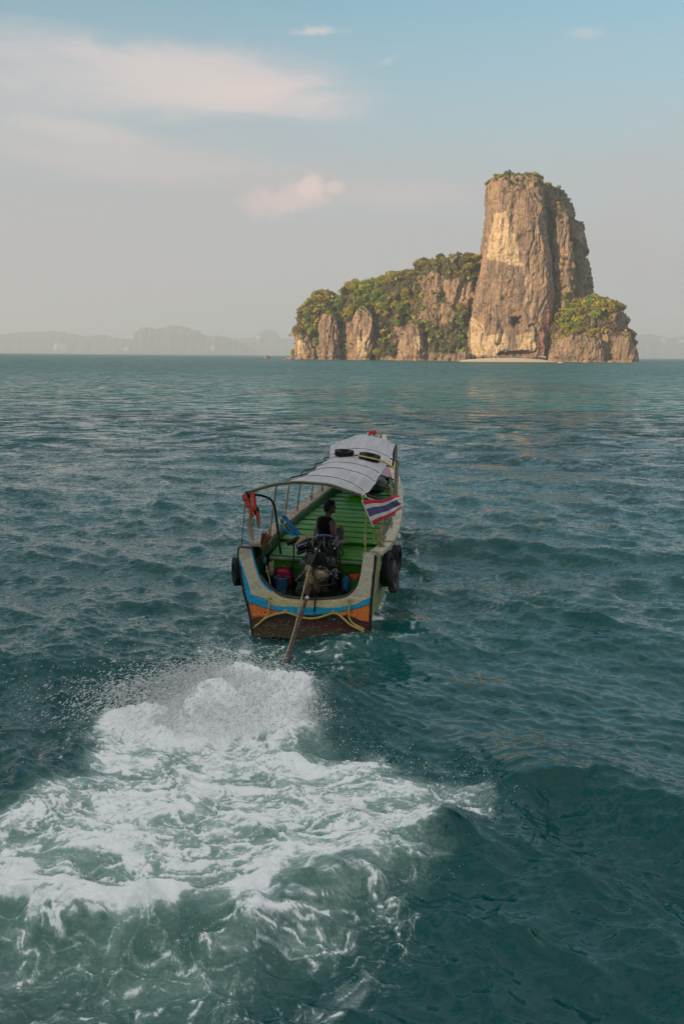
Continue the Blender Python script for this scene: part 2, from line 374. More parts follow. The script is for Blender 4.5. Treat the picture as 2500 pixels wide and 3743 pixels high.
    edge1 = np.exp(-(s1/0.28)**2)*sstep(Pn[:, 0], -1.0, 0.2)
    f = in1*(0.46+0.26*thread+0.24*lace+0.25*blob)+edge1*0.16
    f = np.maximum(f, in2*(0.22+0.20*thread+0.42*lace+0.28*blob))
    f = np.maximum(f, in3*(0.14+0.36*thread+0.25*blob))
    cd, ct = line_d(Pn, CREST); cd = cd+0.18*wx; cfade = sstep(1-ct, 0, 0.12)*sstep(ct, 0, 0.05)
    f += 0.35*np.exp(-((cd-0.10)/0.25)**2)*sstep(blob, -0.25, 0.15)*sstep(1-ct, 0.0, 0.15)
    f *= 1-0.25*cfade*sstep(-cd, 0.0, 0.2)
    hp = [BOAT_W(sg*np.interp(yy_, HBY, HBX)*0.93, yy_) for sg, yy_ in [(1, 0.0), (1, 1.5), (1, 4.0), (1, 6.5), (1, 9.0), (1, 10.8), (-1, 10.8), (-1, 9.0), (-1, 6.5), (-1, 4.0), (-1, 1.5), (-1, 0.0)]]
    hd_ = poly_sd(Pn, hp)+0.10*wx
    f = np.maximum(f, np.exp(-(np.maximum(hd_, 0)/0.16)**2)*(0.30+0.34*thread+0.22*blob))
    f = np.maximum(f, np.exp(-((hd_-0.42-0.03*(22-Pn[:, 1]))/0.10)**2)*(0.16+0.34*thread+0.2*blob))
    # spray root
    sp = np.exp(-(((Pn[:, 0]+1.15+0.2*wy)/0.95)**2+((Pn[:, 1]-11.0+0.2*wx)/0.70)**2)**1.3); f += sp*0.8
    sp2 = np.exp(-(((Pn[:, 0]+2.25+0.3*wy)/0.75)**2+((Pn[:, 1]-10.75+0.2*wx)/0.5)**2)); f += sp2*(0.5+0.2*blob+0.15*thread)
    foam[ni] = np.clip(f, 0, 1.1)
    mk = inm*(0.60+0.22*blob)*(1-0.3*in2*(1-in1))+in1*0.25+in3*0.10
    milk[ni] = np.clip(mk, 0, 1)*0.85
    hn = h[ni]
    hn *= 1-0.35*in1
    hn += in1*(0.035*blob+0.016*thread+0.010*lace+0.010*fbm(Q*6, 3, seed=51))+in2*(0.018*blob+0.010*thread)+in3*0.009*fbm(Q*4, 3, seed=52)
    hn += cfade*(0.15*np.exp(-((cd-0.08)/0.30)**2)*(0.9+0.35*blob) - 0.10*np.exp(-((cd+0.55)/0.4)**2))
    d1, t1 = line_d(Pn, W1); d1 = d1+0.10*wx
    def ridge(d, t, far_w, near_w, t0, t3): return np.exp(-(d/(near_w+(far_w-near_w)*sstep(d, -0.25, 0.25)))**2)*sstep(t, 0, t0)*sstep(1-t, 0, t3)
    hn += 0.30*ridge(d1, t1, 0.9, 0.38, 0.2, 0.02)-0.11*ridge(d1+0.85, t1, 0.5, 0.5, 0.3, 0.02)
    d2, t2 = line_d(Pn, W2); d2 = d2+0.12*wy
    hn += 0.09*ridge(d2, t2, 0.42, 0.28, 0.1, 0.6)
    d3, t3 = line_d(Pn, W3); d3 = d3+0.12*wx
    hn += 0.11*ridge(d3, t3, 0.5, 0.3, 0.2, 0.1)
    hn += sp*(0.36*(1+0.45*blob)+0.05*thread+0.03*fbm(Q*7, 3, seed=57))
    hn += sp2*(0.17+0.07*blob)
    h[ni] = hn
    V = np.stack([X, Y, h], 1)
    F = gridF(len(r), len(th), True)[:, ::-1]
    o = ob("sea", mesh_np("sea", V, F, [water_mat()], True, dict(foam=foam, milk=milk, calm=calm)), kind="structure")
    return o
build_sea()

# ------------------------------------------------------------------ island rock
def interp_stations(st, ds):
    """st: rows (z, xl, xr, yf, yb, e); resample so that rings lie about ds apart"""
    st = np.array(st, float); out = []
    for a, b in zip(st[:-1], st[1:]):
        d = max(abs(b[0]-a[0]), abs(b[1]-a[1])*0.7, abs(b[2]-a[2])*0.7); n = max(1, int(round(d/ds)))
        for k in range(n): out.append(a+(b-a)*k/n)
    out.append(st[-1]); A = np.array(out)
    for _ in range(3):        # round the corners a little
        A[1:-1, 1:] = 0.25*A[:-2, 1:]+0.5*A[1:-1, 1:]+0.25*A[2:, 1:]
    return A
# exposed rock areas (no trees), in the measured front view of the island
BARE = [[(676,772),(700,765),(724,785),(724,823),(676,823)], [(728,740),(740,716),(756,716),(778,750),(780,822),(728,822)], [(784,745),(808,740),(808,822),(784,822)],
        [(812,720),(822,704),(842,706),(856,735),(860,822),(808,822)], [(905,750),(930,738),(955,745),(975,790),(975,822),(905,822)],
        [(960,730),(985,700),(1030,700),(1035,735),(1000,745)], [(965,640),(990,625),(1010,635),(1000,690),(975,700)], [(1010,650),(1050,640),(1095,660),(1075,700),(1030,690)],
        [(1258,770),(1300,765),(1385,770),(1468,800),(1468,826),(1258,826)], [(1404,700),(1425,715),(1440,760),(1405,770),(1398,735)]]
PATCHES = {'cream': [], 'red': [], 'green': [], 'dent': []}
def karst(name, st, seed, parent, ds=0.75, flute=2.6, rough=1.6, nth=None, notch=True, veg=0.0):
    A = interp_stations(st, ds); nz = len(A)
    wmax = (A[:, 2]-A[:, 1]).max(); nth = nth or int(max(60, min(460, wmax*2.6/ds)))
    th = np.linspace(0, 2*pi, nth, endpoint=False)
    c, s = np.cos(th), np.sin(th)
    z = A[:, 0][:, None]+0*th; cx = ((A[:, 1]+A[:, 2])/2)[:, None]; hw = ((A[:, 2]-A[:, 1])/2)[:, None]
    cy = ((A[:, 3]+A[:, 4])/2)[:, None]; hd = ((A[:, 4]-A[:, 3])/2)[:, None]; e = 2/A[:, 5][:, None]
    x = cx+hw*np.sign(c)*np.abs(c)**e; y = cy+hd*np.sign(s)*np.abs(s)**e
    P = np.stack([x.ravel(), y.ravel(), z.ravel()], 1)
    nx = np.broadcast_to(c, z.shape).ravel(); ny = np.broadcast_to(s, z.shape).ravel()
    Q = P/np.array([11., 11., 70.]); Q2 = P/np.array([4.5, 4.5, 22.]); Q3 = P/5.0
    warp = fbm(P/30., 2, seed=seed+3)
    Q = Q+warp[:, None]*0.6
    fl = fbm(Q, 3, 0.5, seed=seed, ridged=True)-0.1
    d = flute*fl + 0.6*rough*fbm(Q2, 4, 0.55, seed=seed+7) + 0.7*rough*fbm(Q3, 4, 0.6, seed=seed+11)
    ledge = fbm(np.c_[P[:, 0]/25, P[:, 1]/25, P[:, 2]/5.0], 3, 0.6, seed=seed+15); d += rough*0.45*ledge
    if flute < 5:
        cr_ = perlin(P/np.array([8., 8., 60.])+warp[:, None]*0.5, seed+41); d -= 2.0*np.exp(-(cr_/0.045)**2)*sstep(perlin(P/np.array([14., 14., 30.]), seed+43), -0.15, 0.15)
    topw = np.clip(hw/(0.25*wmax/2), 0.25, 1); d = d*np.broadcast_to(topw, z.shape).ravel()
    if notch:    # tidal notch at the waterline
        d -= 1.8*np.exp(-((P[:, 2]-1.6)/1.5)**2)*(0.6+0.8*perlin(P/9., seed+20))
    uv = to_disp(P); front = ny < 0.1
    for poly, depth, soft in PATCHES['dent']:
        m = sstep(-(poly_sd(uv, poly)+5*perlin(P/3., 77)+3*perlin(P/1.4, 78)), 0, soft*0.8)*front
        d = d-m*depth
    P[:, 0] += nx*d; P[:, 1] += ny*d*0.9
    P[:, 2] += 1.5*fbm(P/7., 3, seed=seed+30)*sstep(P[:, 2], 4, 14)
    uv = to_disp(P); col = np.zeros((len(P), 3))
    wv = np.c_[perlin(P/np.array([6., 6., 14.]), 61), perlin(P/np.array([6., 6., 14.]), 62)]
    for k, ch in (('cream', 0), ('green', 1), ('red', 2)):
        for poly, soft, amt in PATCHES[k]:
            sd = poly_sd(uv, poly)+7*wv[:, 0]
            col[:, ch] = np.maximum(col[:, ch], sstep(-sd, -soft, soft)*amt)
    V = P.reshape(nz, nth, 3)
    G = V; a = np.roll(G, -1, 1)-np.roll(G, 1, 1); b = np.gradient(G, axis=0); N = np.cross(a, b); N /= np.linalg.norm(N, axis=2, keepdims=True)+1e-9
    F = gridF(nz, nth, True)
    top = len(P); P = np.vstack([P, V[-1].mean(0)]); col = np.vstack([col, col[-1]])
    if veg:
        bare = np.min([poly_sd(uv, b)+6*wv[:, 1] for b in BARE], axis=0)
        col[:-1, 1] = np.maximum(col[:-1, 1], veg*sstep(bare, -2, 6)*sstep(P[:-1, 2], 3, 8))
    flat = sstep(N[:, :, 2].ravel(), 0.35, 0.75)*0.75*sstep(V[:, :, 2].ravel(), 5, 15)
    col[:-1, 1] = np.maximum(col[:-1, 1], flat)
    Ft = [(top-nth+(k+1) % nth, top, top-nth+k) for k in range(nth)]
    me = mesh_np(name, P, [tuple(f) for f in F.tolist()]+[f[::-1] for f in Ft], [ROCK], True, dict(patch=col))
    o = ob(name, me, parent)
    return dict(V=V.reshape(-1, 3), N=N.reshape(-1, 3), o=o)

# station rows from measured outlines: (photo y, photo x left, photo x right) at depth Y
def stations(rows, Y, dep, e=3.0, ycen=None):
    out = []
    for row in rows:
        v, ul, ur = row[:3]; dd = row[3] if len(row) > 3 else dep
        Ys = Y+dep*0.30 if ycen is None else ycen; a, b = at(ul, v, Ys), at(ur, v, Ys); z = max((a.z+b.z)/2, -3) if v < 830 else -3.0
        w = (b.x-a.x); yc = ycen if ycen is not None else Y+dep/2
        hd = min(dd/2, max(w*0.8, 0.5)) if w < dd*0.6 else dd/2
        out.append((z, a.x, b.x, yc-hd, yc+hd, e))
    return out
P_ = PATCHES
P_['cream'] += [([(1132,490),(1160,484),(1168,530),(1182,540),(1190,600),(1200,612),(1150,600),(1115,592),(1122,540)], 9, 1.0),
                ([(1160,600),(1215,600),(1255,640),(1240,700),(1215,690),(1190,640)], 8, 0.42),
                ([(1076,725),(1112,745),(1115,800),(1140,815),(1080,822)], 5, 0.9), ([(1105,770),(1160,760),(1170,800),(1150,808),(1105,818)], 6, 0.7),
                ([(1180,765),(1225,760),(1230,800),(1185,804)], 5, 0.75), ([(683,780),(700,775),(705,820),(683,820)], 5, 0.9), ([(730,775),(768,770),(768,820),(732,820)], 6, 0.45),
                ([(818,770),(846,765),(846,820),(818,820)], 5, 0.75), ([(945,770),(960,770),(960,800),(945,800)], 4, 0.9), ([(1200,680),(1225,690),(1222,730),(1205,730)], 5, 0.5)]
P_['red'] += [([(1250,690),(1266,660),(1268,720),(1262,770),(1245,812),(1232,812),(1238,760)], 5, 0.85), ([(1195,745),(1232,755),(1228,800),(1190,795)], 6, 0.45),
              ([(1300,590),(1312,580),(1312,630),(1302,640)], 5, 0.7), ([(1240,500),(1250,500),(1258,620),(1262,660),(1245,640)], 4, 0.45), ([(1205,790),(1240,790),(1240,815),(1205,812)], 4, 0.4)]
P_['dent'] += [([(1178,727),(1186,722),(1196,724),(1200,738),(1188,746),(1180,754),(1176,746)], 11.0, 4.0),
               ([(1136,815),(1146,805),(1160,805),(1180,803),(1230,804),(1232,815)], 8.0, 4.0),
               ([(1083,735),(1090,736),(1108,752),(1105,756),(1090,742)], 2.5, 2.5), ([(1215,744),(1228,745),(1226,750),(1215,748)], 3.0, 2.0),
               ([(1176,752),(1182,752),(1184,800),(1178,800)], 2.2, 2.5), ([(1226,752),(1231,752),(1233,808),(1227,808)], 2.5, 2.5)]
isl = bpy.data.objects.new("island", None); COL.objects.link(isl); isl.location = (0, 0, 0)
isl["kind"] = "structure"; isl["label"] = "limestone island with a tall cliff tower and wooded ridge"
YT = 880.0
rocks = {}
tower = [(840,1073,1262),(822,1074,1256),(790,1075,1256),(760,1076,1260),(735,1079,1264),(700,1085,1267),(670,1092,1268),(640,1100,1267),(600,1107,1262),(560,1113,1256),(520,1118,1252),(480,1122,1249),(450,1122,1246),(425,1122,1243),(412,1126,1238),(407,1140,1225),(405,1170,1200)]
rocks['tower'] = karst("rock_tower", stations(tower, YT, 62, 3.6), 3, isl, ds=0.62, flute=1.5, rough=1.25)
butt = [(840,1215,1362),(760,1220,1364),(700,1225,1364),(680,1225,1362),(655,1225,1357),(640,1225,1354),(615,1225,1348),(590,1225,1342),(560,1225,1338),(530,1225,1333),(515,1225,1325),(500,1225,1312),(470,1225,1305),(445,1222,1292),(428,1220,1272),(420,1225,1250)]
rocks['butt'] = karst("rock_buttress", stations(butt, YT+30, 48, 2.6), 13, isl, ds=0.75, flute=4.6, rough=1.6)
rib = [(840,1274,1316),(700,1276,1318),(640,1274,1316),(600,1272,1312),(520,1270,1304),(480,1268,1294),(465,1270,1284)]
rocks['rib'] = karst("rock_rib", stations(rib, YT+12, 18, 2.4), 19, isl, ds=0.8, flute=2.6, rough=1.4)
hump = [(840,1255,1464),(826,1256,1466),(812,1257,1464),(795,1258,1456),(770,1258,1446),(745,1275,1438),(722,1310,1432),(705,1335,1420),(694,1352,1404),(688,1366,1390)]
rocks['hump'] = karst("rock_hump", stations(hump, YT-6, 50, 2.4), 23, isl, ds=0.8, flute=2.6, rough=1.9, veg=0.5)
slope = [(840,1258,1392),(780,1260,1384),(755,1262,1372),(735,1270,1356),(715,1290,1345),(700,1302,1335),(692,1312,1328)]
rocks['slope'] = karst("rock_hump", stations(slope, YT-4, 44, 2.0), 27, isl, ds=0.9, flute=2.2, rough=1.8, veg=0.6)
h4 = [(840,925,1110),(780,930,1110),(720,935,1112),(680,940,1112),(650,945,1112),(620,955,1112),(605,965,1110),(598,985,1106),(594,1010,1095)]
rocks['h4'] = karst("rock_ridge", stations(h4, YT+26, 60, 2.4), 29, isl, ds=0.85, flute=3.2, rough=1.9, veg=0.6)
h3 = [(840,840,1010),(780,842,1010),(720,846,1008),(690,850,1004),(665,858,996),(645,870,985),(636,885,960),(632,905,940)]
rocks['h3'] = karst("rock_ridge", stations(h3, YT+46, 60, 2.2), 31, isl, ds=0.9, flute=2.8, rough=1.9, veg=0.85)
h2 = [(840,768,930),(760,770,930),(700,776,925),(675,785,915),(660,795,880),(654,805,850)]
rocks['h2'] = karst("rock_ridge", stations(h2, YT+66, 60, 2.2), 37, isl, ds=0.9, flute=2.8, rough=1.9, veg=0.85)
h1 = [(840,676,800),(790,677,800),(760,680,798),(730,686,794),(705,696,786),(690,708,778),(680,722,768),(674,735,755)]
rocks['h1'] = karst("rock_ridge", stations(h1, YT+84, 56, 2.2), 41, isl, ds=0.8, flute=2.4, rough=1.6, veg=0.85)
for k, (rows, Y, dep) in enumerate([
    ([(840,728,786),(822,728,784),(790,729,780),(760,729,779),(735,732,774),(722,738,764),(716,744,756)], YT+64, 18),
    ([(840,808,860),(822,809,859),(790,811,858),(760,810,858),(730,811,856),(712,818,850),(704,826,842)], YT+46, 18),
    ([(840,674,730),(822,675,728),(800,676,722),(780,677,716),(768,681,708),(764,690,702)], YT+80, 16),
    ([(840,905,985),(822,908,980),(790,915,975),(760,925,972),(742,935,962),(736,945,955)], YT+22, 22),
    ([(840,1030,1085),(822,1034,1080),(812,1040,1078),(806,1050,1070)], YT-2, 16),
    ([(840,1255,1392),(824,1258,1390),(800,1262,1384),(780,1275,1378),(770,1290,1365),(766,1310,1345)], YT-16, 22),
    ([(840,1395,1468),(822,1398,1466),(800,1402,1458),(775,1408,1446),(760,1416,1436)], YT-12, 20)]):
    rocks['p%d' % k] = karst("rock_pillar", stations(rows, Y, dep, 2.6), 51+5*k, isl, ds=0.55, flute=1.4, rough=1.3)
# low boulders at the waterline
def boulder(name, c, r, seed, parent, m=ROCK, sub=3, **props):
    import bmesh
    bm = bmesh.new(); bmesh.ops.create_icosphere(bm, subdivisions=sub, radius=1); V = np.array([v.co for v in bm.verts])
    F = np.array([[v.index for v in f.verts] for f in bm.faces]); bm.free()
    V = V*(1+0.22*fbm(V*1.3+seed*3.1, 3, seed=seed)[:, None])*np.array(r)
    me = mesh_np(name, V, F, [m], True, dict(patch=np.zeros((len(V), 3)))); o = ob(name, me, parent, **props); o.location = c; return o
for k, (u, v, w, hh) in enumerate([(612,822,17,6.5),(665,824,14,4),(655,825,8,2.2),(690,824,10,4),(905,826,12,4),(985,826,14,4),(1015,827,12,5),(1460,828,10,5),(1445,829,14,4),(1300,830,16,4),(1345,831,18,4.5),(1400,831,14,4)]):
    g = ground(u, v); boulder("shore_rock", (g[0], g[1], 0.2), (w*0.24, w*0.2, hh*0.45), 60+k, isl)
# beach
def build_beach():
    nu, nv = 120, 14; u = np.linspace(0, 1, nu); v = np.linspace(0, 1, nv); U, Vv = np.meshgrid(u, v, indexing='ij')
    a, b = ground(1060, 829.2), ground(1285, 830.5)
    x = a[0]+(b[0]-a[0])*U; yf = a[1]-2+(b[1]-a[1])*U
    wz = np.sin(np.clip(U*1.02, 0, 1)*pi)**0.45
    y = yf+Vv*26; z = -0.25+Vv**0.8*3.4*wz+0.12*fbm(np.c_[x.ravel()/5, y.ravel()/5, 0*x.ravel()], 3, seed=9).reshape(x.shape)
    me = mesh_np("beach", np.stack([x.ravel(), y.ravel(), z.ravel()], 1), gridF(nu, nv)[:, ::-1], [mat("sand", (0.62, 0.48, 0.34), 0.9, vary=0.05, scale=0.4)])
    ob("beach", me, isl)
build_beach()

# distant karst hills in the haze ---------------------------------------
def far_hill(rows_top, Y, base_v, seed, patches=()):
    """a ridge with real depth whose crest follows the measured skyline"""
    us = np.linspace(rows_top[0][0], rows_top[-1][0], int((rows_top[-1][0]-rows_top[0][0])/1.2)+2)
    tv = np.interp(us, [r[0] for r in rows_top], [r[1] for r in rows_top])
    crest = np.array([at(u, v, Y) for u, v in zip(us, tv)]); k = len(us)
    crest[:, 2] += 14*fbm(np.c_[us/14, us*0, us*0+seed], 4, seed=seed)
    crest[:, 2] = np.maximum(crest[:, 2], -2)
    prof = [(-1.0, -2), (-0.75, 0.0), (-0.62, 0.35), (-0.5, 0.62), (-0.35, 0.82), (-0.15, 0.96), (0, 1.0), (0.3, 0.9), (0.7, 0.5), (1.0, -2)]
    rows = []
    for off, fr in prof:
        z = crest[:, 2]*fr if fr >= 0 else np.full(k, -3.0)
        nn = 60*fbm(np.c_[us/10, np.full(k, off*2), np.full(k, seed*1.7)], 4, seed=seed+2)
        rows.append(np.stack([crest[:, 0], crest[:, 1]+off*280+nn, z], 1))
    V = np.array(rows); nv = len(prof)
    uv = to_disp(V.reshape(-1, 3)); col = np.zeros((nv*k, 3))
    for pu, pv, w, hh in patches:
        d = ((uv[:, 0]-pu)/w)**2+((uv[:, 1]-pv)/hh)**2; col[:, 0] = np.maximum(col[:, 0], np.exp(-d**2))
    n = fbm(np.c_[uv/12, uv[:, :1]*0], 3, seed=seed+9)
    o = ob("distant_hill", mesh_np("distant_hill", V.reshape(-1, 3), gridF(nv, k), [FARM], True, dict(patch=col)), kind="structure")
    return o
def far_mat():
    m = bpy.data.materials.new("far_hill_cover"); m.use_nodes = True; t = NT(m.node_tree); b = t.n['Principled BSDF']
    g = t.new('ShaderNodeNewGeometry').outputs['Position']
    a = t.new('ShaderNodeAttribute', attribute_name='patch'); s = t.new('ShaderNodeSeparateColor'); t.link(a.outputs['Color'], s.inputs[0])
    n = t.noise(g, 0.005, 3, 0.5); 
    c = t.mix(t.ramp(t.math('ADD', s.outputs[0], t.math('MULTIPLY', t.math('SUBTRACT', n, 0.5), 0.8)), 0.35, 0.7), (0.06, 0.07, 0.035, 1), (0.62, 0.47, 0.36, 1))
    t.link(c, b.inputs['Base Color']); b.inputs['Roughness'].default_value = 0.95; b.inputs['Specular IOR Level'].default_value = 0.1
    return m
FARM = far_mat()
FS = 1.7
far_hill([(-60,774),(0,768),(40,762),(80,761),(130,759),(165,765),(195,771),(225,769),(240,768),(275,775),(300,778),(330,800)], 7600*FS, 812, 3, [(55,800,22,6),(92,804,18,5),(135,795,18,8),(190,802,25,4)])
far_hill([(270,812),(285,779),(300,775),(315,757),(325,752),(345,750),(362,754),(380,750),(402,746),(425,749),(450,757),(470,766),(482,772),(500,770),(520,772),(560,790),(600,812)], 6900*FS, 812, 8, [(360,801,22,7),(300,772,9,5),(283,797,12,6),(412,762,9,4),(486,795,8,6),(300,806,14,4)])
far_hill([(480,790),(530,777),(575,775),(590,765),(605,757),(618,755),(630,757),(638,768),(645,776),(672,777),(700,778),(760,790),(900,812)], 8200*FS, 814, 15, [(592,772,10,6)])
far_hill([(1380,812),(1420,785),(1450,770),(1480,765),(1500,766),(1530,776),(1568,771),(1640,775),(1700,790),(1760,818)], 7600*FS, 820, 21, [(1500,805,14,4),(1548,800,12,5),(1560,780,8,4),(1520,780,8,5)])

# unseen wooded headland added behind the viewpoint to shade boat and near water
hl = SUN_DIR.copy(); hl.z = 0; hl.normalize(); perp = Vector((hl.y, -hl.x, 0))
def shade_headland():
    us = np.linspace(-210, 130, 90); prof = np.array([(-1, -3), (-0.8, 8), (-0.6, 34), (-0.4, 56), (-0.1, 66), (0.3, 62), (0.7, 34), (1, -3)])
    V = []
    for off, z in prof:
        zz = z*np.clip(1-(np.abs(us+40)/175)**6, 0, 1)*(1+0.18*fbm(np.c_[us/60, us*0+off, us*0], 3, seed=4)) if z > 0 else us*0-3
        ctr = np.array(hl)[None]*(205+off*50) + np.array(perp)[None]*us[:, None]; ctr[:, 2] = zz; V.append(ctr)
    V = np.array(V).reshape(-1, 3)
    ob("shade_headland", mesh_np("shade_headland", V, gridF(len(prof), len(us)), [ROCK], True, dict(patch=np.tile([0, 0.8, 0], (len(V), 1)))), kind="structure")
shade_headland()

# ------------------------------------------------------------------ haze: the air itself
def haze():
    m = bpy.data.materials.new("sea_air"); m.use_nodes = True; t = NT(m.node_tree); t.n.clear()
    v = t.new('ShaderNodeVolumePrincipled'); v.inputs['Density'].default_value = 0.00016; v.inputs['Color'].default_value = (0.67, 0.72, 0.81, 1)
    v.inputs['Anisotropy'].default_value = 0.1
    o_ = t.new('ShaderNodeOutputMaterial'); t.link(v.outputs[0], o_.inputs['Volume'])
    x, y0, y1, z0, z1 = 15500, -15500, 15500, -6, 420
    V = [(sx*x, yy, zz) for zz in (z0, z1) for yy in (y0, y1) for sx in (-1, 1)]
    F = [(0, 2, 3, 1), (4, 5, 7, 6), (0, 1, 5, 4), (2, 6, 7, 3), (0, 4, 6, 2), (1, 3, 7, 5)]
    ob("haze", mesh_np("haze", V, F, [m], False), kind="stuff", label="thin warm haze over the sea")
haze()

# ------------------------------------------------------------------ trees on the island
def leaf_mat(name, c1, c2, rough=0.65):
    m = bpy.data.materials.new(name); m.use_nodes = True; t = NT(m.node_tree); b = t.n['Principled BSDF']
    g = t.new('ShaderNodeNewGeometry'); oi = t.new('ShaderNodeObjectInfo')
    n = t.noise(g.outputs['Position'], 0.55, 4, 0.6)
    f = t.math('ADD', t.math('MULTIPLY', g.outputs['Random Per Island'], 0.22), t.math('ADD', t.math('MULTIPLY', n, 0.7), t.math('MULTIPLY', oi.outputs['Random'], 0.35)))
    c = t.mix(t.ramp(f, 0.35, 1.05, 0, 1, False), (*c1, 1), (*c2, 1))
    t.link(c, b.inputs['Base Color']); b.inputs['Roughness'].default_value = rough; b.inputs['Specular IOR Level'].default_value = 0.25
    return m
LEAF = dict(olive=leaf_mat("olive_leaves", (0.19, 0.165, 0.03), (0.33, 0.27, 0.05)), green=leaf_mat("green_leaves", (0.11, 0.17, 0.02), (0.22, 0.28, 0.036)),
            dark=leaf_mat("dark_leaves", (0.045, 0.062, 0.02), (0.085, 0.10, 0.03)), yellow=leaf_mat("yellow_leaves", (0.25, 0.23, 0.025), (0.37, 0.32, 0.045)),
            brown=leaf_mat("dry_leaves", (0.13, 0.095, 0.05), (0.20, 0.15, 0.075)))
BARK = mat("bark", (0.16, 0.12, 0.09), 0.9, scale=3)
def crown_geo(r, nlobes, nleaf, leaf, seed, flat=0.75):
    """leaf clumps spread over uneven lobes, plus trunk and limbs; returns V, F, material index"""
    g = np.random.default_rng(seed); V = []; F = []; M = []
    lobes = []
    for k in range(nlobes):
        a = g.uniform(0, 2*pi); d = g.uniform(0.15, 0.72)*r*(k > 0); lobes.append((d*cos(a), d*sin(a), g.uniform(-0.25, 0.42)*r*flat+0.15*r*(k == 0), g.uniform(0.34, 0.58)*r))
    n = 0
    w = np.array([l[3]**2 for l in lobes]); w /= w.sum()
    for k, l in enumerate(lobes):
        m = int(nleaf*w[k]); d = g.normal(size=(m, 3)); d /= np.linalg.norm(d, axis=1)[:, None]
        rad = l[3]*(1+0.22*g.normal(size=m)); rad = np.clip(rad, 0.3*l[3], 1.45*l[3])
        c = np.array(l[:3])+d*rad[:, None]*np.array([1, 1, 0.8])
        nrm = d+0.7*g.normal(size=(m, 3)); nrm /= np.linalg.norm(nrm, axis=1)[:, None]
        t1 = np.cross(nrm, g.normal(size=(m, 3))); t1 /= np.linalg.norm(t1, axis=1)[:, None]+1e-9; t2 = np.cross(nrm, t1)
        sz = leaf*g.uniform(0.55, 1.35, m)[:, None]
        q = np.stack([c-t1*sz, c+t2*sz*0.62, c+t1*sz, c-t2*sz*0.62], 1)
        V.append(q.reshape(-1, 3)); F.append(np.arange(m*4).reshape(m, 4)+n); M.append(np.zeros(m)); n += m*4
    # trunk and limbs
    def tube(pts, rs, ns=5):
        nonlocal n
        pts = np.array(pts, float); vs = []
        for p, rr in zip(pts, rs):
            for j in range(ns): vs.append(p+rr*np.array([cos(2*pi*j/ns), sin(2*pi*j/ns), 0]))
        f = gridF(len(pts), ns, True); V.append(np.array(vs)); F.append(f+n); M.append(np.ones(len(f))); n += len(vs)
    H = r*1.15
    tube([(0, 0, -H), (0.04*r, 0, -0.5*H), (0, 0.03*r, 0.0)], [0.075*r, 0.055*r, 0.03*r])
    for l in lobes[1:5]: tube([(0.03*r, 0, -0.55*H), (l[0]*0.6, l[1]*0.6, l[2]*0.5-0.1*r), l[:3]], [0.04*r, 0.025*r, 0.01*r], 4)
    return np.vstack(V), np.vstack(F), np.concatenate(M)
TREE_ME = {}
for kk, lm in LEAF.items():
    for sd in range(3):
        V, F, M = crown_geo(5.0, 9, 1500, 0.52, 100+sd*7, 0.8)
        TREE_ME[kk, sd] = mesh_np("tree_"+kk, V, F, [lm, BARK], False, mi=M)
def tree_kind(u, v, g):
    q = g.random()
    if u > 1240 and v > 680:      # hump east of the tower
        if 1285 < u < 1385 and v > 690: return 'yellow' if q < 0.36 else ('olive' if q < 0.62 else ('green' if q < 0.86 else 'brown'))
        if u < 1290 or v > 750: return 'brown' if q < 0.55 else 'olive'
        return 'olive' if q < 0.4 else ('yellow' if q < 0.6 else ('green' if q < 0.8 else 'brown'))
    if u > 1110: return 'olive' if q < 0.5 else ('dark' if q < 0.75 else ('green' if q < 0.9 else 'brown'))
    if 975 < u < 1080 and v > 715: return 'green' if q < 0.75 else 'olive'
    if 800 < u < 880 and 640 < v < 700: return 'green' if q < 0.55 else ('yellow' if q < 0.7 else 'olive')
    if v < 690 and 850 < u: return 'olive' if q < 0.52 else ('green' if q < 0.66 else ('dark' if q < 0.82 else ('yellow' if q < 0.88 else 'brown')))
    return 'olive' if q < 0.42 else ('green' if q < 0.66 else ('dark' if q < 0.84 else ('yellow' if q < 0.92 else 'brown')))
ZONES = {'h1': 'the left end of the island', 'h2': 'the slope behind two rock pillars', 'h3': 'the middle of the island ridge', 'h4': 'the ridge left of the cliff',
         'tower': 'the flat top of the tall cliff', 'butt': 'the shoulder behind the tall cliff', 'rib': 'the shoulder behind the tall cliff', 'hump': 'the hump right of the cliff', 'slope': 'the slope beneath the cliff shoulder'}
KW = dict(olive='olive', green='bright green', dark='dark green', yellow='yellow green', brown='dry brown')
